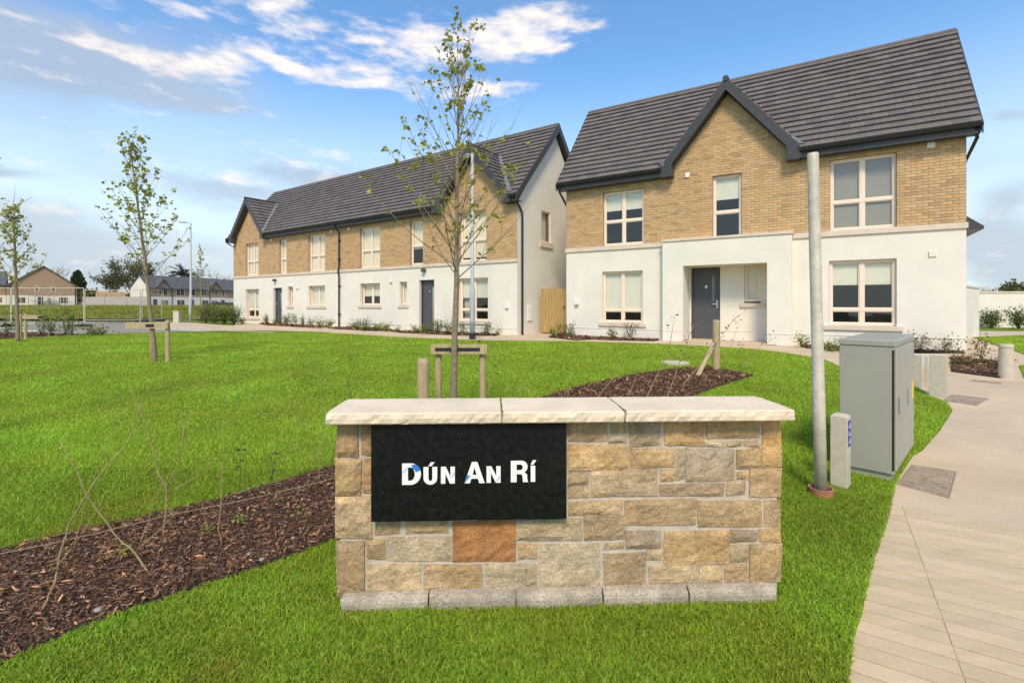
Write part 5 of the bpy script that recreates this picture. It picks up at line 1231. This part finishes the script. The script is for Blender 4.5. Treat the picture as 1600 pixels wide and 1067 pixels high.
for i, (px, py, h, lb) in enumerate(((311, 506, 1.05, 'dark evergreen hedge shrub beside the left street lamp'), (326, 507, .95, 'dense dark hedge shrub second from the left street lamp'), (341, 507.5, .95, 'dark hedge shrub between its neighbours before the far terrace'), (356, 508, .9, 'hedge shrub touching the left end of the terrace'))):
    shrub(gnd(px, py) + Vector((0, .6, 0)), h, .6, 900, .10, lb, tones=HT, group='hedge shrubs by the street lamp', stems=16)
for (px, py, lb) in ((1548, 513, 'dark rounded shrub before the white garden wall, nearer the house'), (1591, 514, 'dark rounded shrub before the white garden wall at the right edge')):
    shrub(gnd(px, py), .85, .6, 900, .10, lb, tones=HT, group='shrubs by the garden wall', stems=16)
for (px, py, h, lb) in ((65, 525, 1.0, 'thin young shrub right of the leftmost tree stakes'), (80, 524, .8, 'pale leafy shrub in the far left bed'), (103, 524.5, 1.1, 'bushy pale shrub near the fence foot'), (112, 524.5, .9, 'small pale shrub, rightmost of the far left bed'), (10, 527, .9, 'pale shrub at the left picture edge beside the tree')):
    shrub(gnd(px, py), h, .45, 150, .09, lb, tones=YEL, group='pale shrubs in the far left bed')
shrub(gnd(150, 524), .35, .6, 160, .12, 'dry tan grass tuft at the lawn edge by the road', tones=[(2.4, 1.7, 1.6), (2, 1.5, 1.3)], stems=4, name='dry_tuft')

# string along the bed and pale stones in the bark
st0, st1, st2 = gnd(-40, 890) + Vector((0, 0, .06)), gnd(260, 822) + Vector((0, 0, .07)), gnd(526, 762) + Vector((0, 0, .08))
q = MB(); q.tube([st0.lerp(st1, k / 6) - Vector((0, 0, .012 * math.sin(math.pi * k / 6))) for k in range(7)] + [st1.lerp(st2, k / 6) - Vector((0, 0, .012 * math.sin(math.pi * k / 6))) for k in range(1, 7)], .0019, 5)
props(q.build('string', ROPE), 'thin pale string stretched low along the bark bed', 'string')
for i, (px, py, r, lb) in enumerate(((154, 967, .018, 'pale blue white stone in the bark by the lawn edge'), (409, 886, .016, 'light grey pebble near the lower edge of the bark'), (388, 878, .014, 'grey pebble in the bark below the dark sapling'), (458, 852, .014, 'tan pebble in the bark close to the wall'))):
    p = gnd(px, py) + Vector((0, 0, .045)); bm = bmesh.new(); bmesh.ops.create_icosphere(bm, subdivisions=2, radius=r)
    for v in bm.verts: v.co = v.co * (1 + .3 * mnoise.noise(v.co * 60 + Vector((i, 0, 0)))); v.co.z *= .6
    me = bpy.data.meshes.new('pebble'); bm.to_mesh(me); bm.free(); me.materials.append(PEB); o = bpy.data.objects.new('pebble', me); COL.objects.link(o); o.location = p; props(o, lb, 'stone', 'pebbles in the bark')

# ------------------------------------------------------------------ background
def small_window(root, s0, s1, z0, z1, ncol=2, tr=None, t=-.03):
    fr = MB(); w = .09
    fr.box(s0, s0 + w, t, t + .06, z0, z1); fr.box(s1 - w, s1, t, t + .06, z0, z1); fr.box(s0 + w, s1 - w, t, t + .06, z0, z0 + w); fr.box(s0 + w, s1 - w, t, t + .06, z1 - w, z1)
    for i in range(1, ncol): x = s0 + (s1 - s0) * i / ncol; fr.box(x - .04, x + .04, t, t + .06, z0 + w, z1 - w)
    if tr: z = z0 + (z1 - z0) * tr; fr.box(s0 + w, s1 - w, t - .004, t + .05, z - .04, z + .04)
    f = fr.build('window', CREAM, root); p = MB(); p.quad((s0 + w, t + .03, z0 + w), (s1 - w, t + .03, z0 + w), (s1 - w, t + .03, z1 - w), (s0 + w, t + .03, z1 - w)); p.build('pane', DARKG, f)
DARKG = mat('dark_glass', (.05, .06, .07), .12, .3, .4, spec=.8)
def far_house(name, label, loc, rot, L, D, band, eave, ridge, gables, wins, doors, gw=True, downp=()):
    r = thing(name, label, 'house', loc, rot)
    q = MB(); q.box(0, L, 0, D, -2, band); q.build('render_wall', RENDER, r); q = MB(); q.box(.0, L, .0, D, band + .001, eave); q.build('upper_wall', FARBRICK, r)
    if gw:
        for x in (-.03, L + .001):
            q = MB(); v = [(x, 0, band), (x, D, band), (x, D, eave), (x, D / 2, ridge - .15), (x, 0, eave)]; q.add(v + [(a + .03, b, c) for a, b, c in v], [(0, 1, 2, 3, 4)[::-1], (5, 6, 7, 8, 9)] + [(i, (i + 1) % 5, (i + 1) % 5 + 5, i + 5) for i in range(5)]); q.build('gable_wall', RENDER, r)
    q = MB(); o = .35; sl = (ridge - eave) / (D / 2)
    for sg_ in (0, 1):
        y0 = -o if sg_ == 0 else D + o; zc = eave - sl * o
        q.add([(-.25, y0, zc), (L + .25, y0, zc), (L + .25, D / 2, ridge), (-.25, D / 2, ridge), (-.25, y0, zc - .22), (L + .25, y0, zc - .22), (L + .25, D / 2, ridge - .22), (-.25, D / 2, ridge - .22)], [(0, 1, 2, 3), (0, 4, 5, 1), (1, 5, 6, 2), (0, 3, 7, 4), (4, 7, 6, 5)])
    q.build('roof', FARROOF, r)
    for (s, hw, za) in gables:
        q = MB(); q.add([(s - hw, -.02, eave - .1), (s + hw, -.02, eave - .1), (s, -.02, za)], [(0, 1, 2)]); q.build('front_gable', FARBRICK, r)
        q = MB(); te = (za - eave) / sl
        for sg_ in (1, -1):
            ex = hw + .25; ze = za - (za - eave) / hw * ex
            q.add([(s + sg_ * ex, -.35, ze), (s, -.35, za + .12), (s, te, za + .12), (s + sg_ * ex, -.3, ze), (s + sg_ * ex, -.35, ze - .28), (s, -.35, za - .2)], [(0, 1, 2, 3), (0, 4, 5, 1)])
        q.build('gable_roof', FARROOF, r)
    for w in wins: small_window(r, *w)
    for (a, b, h) in doors:
        q = MB(); q.box(a, b, -.05, .02, 0, h); q.build('door', DOOR, r)
    for x in downp:
        q = MB(); q.box(x - .05, x + .05, -.12, -.01, 0, eave); q.build('downpipe', GUTTER, r)
    return r
# far terrace
Yt = 118.; pt = at(233, 474, Yt); zt_ = CZ - (480.5 - HZ) / F * Yt
far_house('far_terrace', 'distant white and brick terrace with dark roof and two small gables beyond the field', (pt.x, Yt, zt_), rad(68), 20.2, 7.0, 2.6, 5.0, 7.9, [(3.2, 1.7, 7.0), (16.9, 1.7, 7.0)],
          [(2.2, 4.4, 2.9, 4.6, 2), (6.4, 8.6, 2.9, 4.6, 2), (10.2, 11.4, 2.9, 4.6, 1), (13.0, 14.6, 2.9, 4.6, 2), (15.8, 17.8, 2.9, 4.6, 2, .4), (18.8, 19.7, 2.9, 4.6, 1, .4), (2.6, 4.6, .5, 1.9, 2), (6.6, 8.6, .5, 1.9, 2), (13.2, 15.0, .5, 1.9, 2), (15.9, 17.7, .5, 1.8, 2)],
          [(.9, 1.8, 2.0), (9.9, 11.0, 2.0), (18.7, 19.7, 1.9)], downp=(5.4, 15.4))
pt = at(352, 474, 150.)
far_house('far_terrace', 'small distant white gabled house half hidden by the left end of the terrace', (pt.x, 150., CZ - (480 - HZ) / F * 150), rad(66), 14, 8, 2.8, 5.4, 8.6, [], [(3, 4.2, 3, 4.5, 2)], [(6, 7, 2)])
# gabled house at the far left, its gable square to the view
Yg = 104.; fi = math.atan((68 - CX) / F); fpx = Yg * math.cos(fi) / F
fd = Vector((math.cos(fi), -math.sin(fi), 0)); pg = at(68, 474, Yg) + fd * (12 - 68) * fpx; zg_ = CZ - (477 - HZ) / F * Yg
S_ = lambda px: (px - 12) * fpx
fg = thing('far_gabled_house', 'distant wide gabled brown brick house with white ground floor at the far left', 'house', (pg.x, pg.y, zg_), -fi)
Wg, ap = S_(122), S_(68); ze, za = at(0, 447, Yg).z - zg_, at(0, 416, Yg).z - zg_
q = MB(); q.box(0, Wg, 0, 14, -2, 2.05); q.build('render_wall', RENDER, fg)
q = MB(); q.prism([(0, 2.05), (Wg, 2.05), (Wg, ze), (ap, za), (0, ze)], 0.002, 14); q.build('brick_gable', FARBRICK, fg)
q = MB()
for a, b in (((ap, za + .15), (Wg + .4, ze - .08)), ((-.5, ze - .15), (ap, za + .15))):
    q.prism([a, b, (b[0], b[1] - .22), (a[0], a[1] - .22)][::-1], -.3, 14.4)
q.build('roof', FARROOF, fg)
small_window(fg, S_(54.5), S_(61), 2.9, 4.0, 1); small_window(fg, S_(80), S_(87), 2.9, 4.0, 1)
for a, b in ((26, 41), (92, 108)): small_window(fg, S_(a), S_(b), .4, 1.75, 2)
small_window(fg, S_(73), S_(80), .4, 1.6, 1)
q = MB(); q.box(S_(59), S_(67), -.05, .01, 0, 1.75); q.build('door', DOOR, fg)
q = MB(); q.box(Wg - .35, Wg - .2, -.15, -.01, 0, ze); q.box(.5, .65, -.15, -.01, 0, ze); q.build('downpipe', GUTTER, fg)
def floc(px, back): p = pg + fd * S_(px) + Vector((-fd.y, fd.x, 0)) * back; return (p.x, p.y, zg_)
fl_ = thing('far_wing_house', 'distant dark roofed brown house wing joined to the left of the gabled house', 'house', floc(-57, 2.), -fi)
q = MB(); q.box(0, 6.6, 0, 9, -2, 2.05); q.build('render_wall', RENDER, fl_); q = MB(); q.box(0, 6.6, .01, 9, 2.051, 4.4); q.build('brick_wall', FARBRICK, fl_)
q = MB(); q.add([(-.3, -.4, 4.2), (6.65, -.4, 4.2), (6.65, 4.5, 7.2), (-.3, 4.5, 7.2), (-.3, 9.4, 4.2), (6.65, 9.4, 4.2)], [(0, 1, 2, 3), (3, 2, 5, 4), (0, 3, 4), (1, 5, 2)]); q.build('roof', FARROOF, fl_)
small_window(fl_, 4.9, 6.2, .5, 1.7, 2)
so_ = thing('scaffold', 'low steel scaffold standing against the ground floor of the far gabled house', 'scaffold', floc(45, -2.), -fi)
sl_ = S_(105) - S_(45)
for k in range(7):
    q = MB(); x = sl_ * k / 6
    for y in (0, 1.2): q.tube([(x, y, -.5), (x, y, 2.3 + (k % 2) * .3)], .06, 5)
    q.build('standard', GALV, so_)
for z in (1.0, 1.95): q = MB(); q.tube([(0, 0, z), (sl_, 0, z)], .05, 5); q.tube([(0, 1.2, z), (sl_, 1.2, z)], .05, 5); q.build('ledger', GALV, so_)
q = MB(); q.box(sl_ * .1, sl_ * .6, .1, 1.1, 1.98, 2.04); q.build('platform', FENCEW, so_)
# block wall and timber fence
Yb = 88.; a, b = at(129, 0, Yb), at(232, 0, Yb); o = thing('block_wall', 'long low grey concrete block wall beyond the field', 'wall', (a.x, Yb, 0)); zw0, zw1 = CZ - (479 - HZ) / F * Yb, at(0, 463, Yb).z; n = 3
for k in range(n):
    q = MB(); x0, x1 = (b.x - a.x) * k / n, (b.x - a.x) * (k + 1) / n; q.box(x0 + .02, x1 - .25, 0, .25, zw0 - 1, zw1 - .1); q.build('wall_panel', BLOCKW, o)
    q = MB(); q.box(x1 - .25, x1 + .02, -.06, .32, zw0 - 1, zw1 + .05); q.build('pier', BLOCKW, o)
Yf = 96.; a, b = at(149, 0, Yf), at(196, 0, Yf); o = thing('timber_fence', 'light brown close board timber fence above the grey block wall', 'fence', (a.x, Yf, 0)); n = 8; z0, z1 = at(0, 474, Yf).z - 1, at(0, 455.5, Yf).z
for k in range(n):
    q = MB(); x0, x1 = (b.x - a.x) * k / n, (b.x - a.x) * (k + 1) / n; q.box(x0 + .03, x1 - .03, 0, .04, z0, z1 - R.uniform(0, .06)); q.build('panel', FENCEW, o)
# site fence panels
def site_panel(p0, p1, h, label, foot=True):
    o = thing('site_fence_panel', label, 'fence', p0, 0, 'temporary mesh fence panels by the road'); d = p1 - p0; d.z = 0
    q = MB()
    for f in (0, 1): q.tube([d * f, d * f + Vector((0, 0, h))], .024, 7)
    q.tube([Vector((0, 0, h)), d + Vector((0, 0, h))], .021, 6); q.tube([Vector((0, 0, .15)), d + Vector((0, 0, .15))], .02, 6); q.build('frame', GALV, o)
    q = MB(); L_ = d.length; n = int(L_ / .14)
    for k in range(1, n): a = d * (k / n); q.beam(a + Vector((0, 0, .15)), a + Vector((0, 0, h)), .0022, .0022, up=(1, 0, 0))
    for k in range(1, 8): q.beam(Vector((0, 0, h * k / 8)), d + Vector((0, 0, h * k / 8)), .0022, .0022)
    q.build('wire_mesh', GALV, o, kind='stuff')
    if foot:
        for f in (0, 1): q = MB(); c = d * f; q.box(c.x - .35, c.x + .35, c.y - .11, c.y + .11, 0, .12); q.build('foot', RUBBER, o, bevel=.02)
f1 = gnd(131, 510.5); site_panel(gnd(18, 510.5), f1, 1.9, 'mesh fence panel standing between the leftmost tree and the road')
site_panel(gnd(-95, 510.5), gnd(17, 510.5), 1.9, 'mesh fence panel running out of the left side of the view')
site_panel(gnd(222, 503.5), gnd(253, 502), 2.0, 'narrow seen mesh fence panel behind the leaning tree'); site_panel(gnd(133, 504), gnd(219, 503.6), 1.95, 'mesh fence panel between the road posts, before the field', False)
# pale service pillar by the lamp
p = gnd(277, 504); o = thing('service_pillar', 'small pale service pillar on the grass left of the street lamp', 'pillar', p); q = MB(); q.box(-.17, .17, -.14, .14, -.05, .66); q.build('body', POSTC, o, bevel=.02); q = MB(); q.box(-.19, .19, -.16, .16, .661, .70); q.build('cap', POSTC, o, bevel=.015)
# verge grass behind the path left of the terrace
sheet('verge', P2([(250, 503.2), (300, 504), (366, 509), (366, 503.5), (300, 500), (255, 499.8)]), LAWN, .012)
# low earth heap
p = at(346, 474, 80.); bm = bmesh.new(); bmesh.ops.create_icosphere(bm, subdivisions=3, radius=1)
for v in bm.verts: v.co = Vector((v.co.x * 3.2, v.co.y * 2, v.co.z * .9)) * (1 + .2 * mnoise.noise(v.co * 2))
me = bpy.data.meshes.new('earth_heap'); bm.to_mesh(me); bm.free(); me.materials.append(SOIL); o = bpy.data.objects.new('earth_heap', me); COL.objects.link(o); o.location = (p.x, 80, .75); props(o, 'brown heap of earth in front of the far terrace', 'heap')

def far_tree(px, ybase, ytop, Y, width_px, label, kind, seed, bare=False):
    rng = random.Random(seed); x = at(px, 0, Y).x; z0 = zg(Y); h = at(0, ytop, Y).z - z0; w = width_px / F * Y; o = thing({'cone': 'conifer', 'palm': 'palm_tree'}.get(kind, 'broadleaf_tree'), label, 'tree', (x, Y, z0))
    q = MB(); lf = MB(); nodes = []; tone = [(1, 1, 1), (.55, .6, .6), (1.3, 1.2, .9), (.8, .85, .8), (1.7, 1.5, 1)]
    if kind == 'cone':
        q.tube([(0, 0, -.2), (0, 0, h * .97)], [.25, .03], 7); q.build('trunk', BARK, o)
        for _ in range(1500):
            f = rng.random() ** .8; z = h * (.08 + .92 * f); r = w / 2 * (min(1, (1 - f) * 2.2) ** .7) * rng.uniform(.5, 1.08); a = rng.uniform(0, 6.28); lf.leaf((r * math.cos(a), r * math.sin(a), z), (math.cos(a) * .4, math.sin(a) * .4, 1), rng.uniform(.35, .9), rng.choice([(.4, .55, .4), (.25, .35, .3), (.55, .65, .4)]), .5)
        lf.build('foliage', FARLEAF, o, kind='stuff'); return
    if kind == 'palm':
        q.tube([(0, 0, 0), (.1, 0, h * .72)], [.35, .22], 8); q.build('trunk', BARK, o)
        for k in range(26):
            a = k * 2.4; e = rng.uniform(-.1, 1.2); p = Vector((.1, 0, h * .72)); d = Vector((math.cos(a) * math.cos(e), math.sin(a) * math.cos(e), math.sin(e))); pts = grow(p, d, w * .55, 7, -.13, .03, rng)
            f = MB(); f.tube(pts, [.06] * 7 + [.02], 4)
            for j in range(1, 8):
                for s_ in range(5): f.leaf(pts[j], (pts[j] - pts[j - 1]).normalized() * .8 + Vector((rng.uniform(-1, 1), rng.uniform(-1, 1), -.3)), w * .13, (.45, .6, .45), .2)
            f.build('frond', FARLEAF, o)
        return
    def br(p, d, ln, r, lv):
        pts = grow(p, d, ln, 5, .05, .16, rng); q.tube(pts, [r * (1 - .13 * k) for k in range(6)], 5, cap=False)
        if lv == 0: nodes.extend(pts[1:]); return
        for k in range(4 if lv > 1 else 5):
            j = rng.randint(2, 5); a = rng.uniform(0, 6.28); d2 = ((pts[j] - pts[j - 1]).normalized() + Vector((math.cos(a), math.sin(a), rng.uniform(-.1, .5))) * .9).normalized(); br(pts[j], d2, ln * rng.uniform(.5, .75), r * .5, lv - 1)
    q.tube([(0, 0, -.3), (0, 0, h * .25)], [.02 * h + .12, .016 * h + .1], 7)
    for k in range(7):
        a = k * 2.4; br((0, 0, h * rng.uniform(.12, .28)), (math.cos(a) * .55 * w / h * 1.3, math.sin(a) * .55, 1), h * .42, .014 * h, 2)
    q.build('trunk', BARK if not bare else TWIG, o)
    mx = max(n_.z for n_ in nodes); k_ = h / mx
    for ch in o.children: ch.scale = (1, 1, k_)
    if not bare:
        dens = {'leafy': 2600, 'mid': 1300}[kind]
        for _ in range(dens):
            p = rng.choice(nodes); p = Vector((p.x, p.y, p.z * k_)) + Vector((rng.gauss(0, 1), rng.gauss(0, 1), rng.gauss(0, 1))) * .35; lf.leaf(p, (rng.uniform(-1, 1), rng.uniform(-1, 1), rng.uniform(-1, 1)), rng.uniform(.25, .6), rng.choice(tone), .7)
        lf.build('foliage', FARLEAF, o, kind='stuff')
far_tree(121, 475, 426, 112., 20, 'dark pointed evergreen just right of the far gabled house', 'cone', 1)
far_tree(205, 475, 400, 132., 70, 'broad spring green tree behind the left end of the far terrace', 'leafy', 2); far_tree(178, 475, 418, 136., 40, 'lower olive green tree left of the far terrace', 'leafy', 8)
far_tree(250, 475, 412, 150., 60, 'bare branched tree behind the far terrace roof', 'mid', 3, True)
far_tree(287, 475, 412, 140., 40, 'dark spiky palm crown above the far terrace roof', 'palm', 4)
far_tree(346, 475, 418, 165., 44, 'pale bare tree above the right end of the far terrace', 'mid', 5, True)
far_tree(78, 475, 408, 140., 20, 'thin bare treetop showing above the gabled house ridge', 'mid', 6, True)
far_tree(140, 475, 456, 100., 22, 'low dark green bushy tree beside the block wall', 'leafy', 7)
# white garden walls on the right
pa, pb_ = gnd(1512, 529), gnd(1530, 524); zt_ = at(0, 446, pa.y).z
o = thing('garden_wall', 'short white rendered wall end beside the right corner of the near house', 'wall', (pa.x, pa.y, .3), math.atan2(pb_.y - pa.y, pb_.x - pa.x)); L_ = (pb_ - pa).length
q = MB(); q.box(-.5, L_, 0, .25, -.2, zt_ - .3 - .06); q.build('render_wall', RENDER, o); q = MB(); q.box(-.53, L_ + .03, -.03, .28, zt_ - .36, zt_ - .30); q.build('coping', BAND, o, bevel=.005)
pa = gnd(1526, 512); o = thing('garden_wall', 'long white rendered garden wall with flat coping behind two dark shrubs', 'wall', (pa.x, pa.y, .3), rad(-6)); zt_ = at(0, 455.5, pa.y).z
q = MB(); q.box(-1, 12, 0, .25, -.2, zt_ - .37); q.build('render_wall', RENDER, o); q = MB(); q.box(-1.03, 12, -.04, .29, zt_ - .37, zt_ - .30); q.build('coping', BAND, o)
far_tree(1548, 475, 443, 70., 60, 'hazy bare treetops above the white garden wall', 'mid', 15, True); far_tree(1590, 475, 444, 75., 50, 'olive treetop above the garden wall at the right edge', 'mid', 16)
for i_ in range(26):   # distant hedgerow trees closing the horizon
    pass
hd = MB(); rng = random.Random(5)
for _ in range(9000):
    a = rng.uniform(-1.25, 1.25); d = 260 + 40 * rng.random(); x, y = d * math.sin(a), d * math.cos(a); hh = 4.2 + 2.2 * mnoise.noise(Vector((a * 22, 0, 0))) + 1.2 * mnoise.noise(Vector((a * 70, 3, 0)))
    hd.leaf((x, y, 1 + rng.random() * hh), (rng.uniform(-1, 1), rng.uniform(-1, 1), rng.uniform(0, 1)), rng.uniform(1.2, 2.6), rng.choice([(1, 1, 1), (.6, .65, .65), (1.2, 1.1, 1)]), .8)
hd.build('distant_woods', FARLEAF, None, kind='stuff')
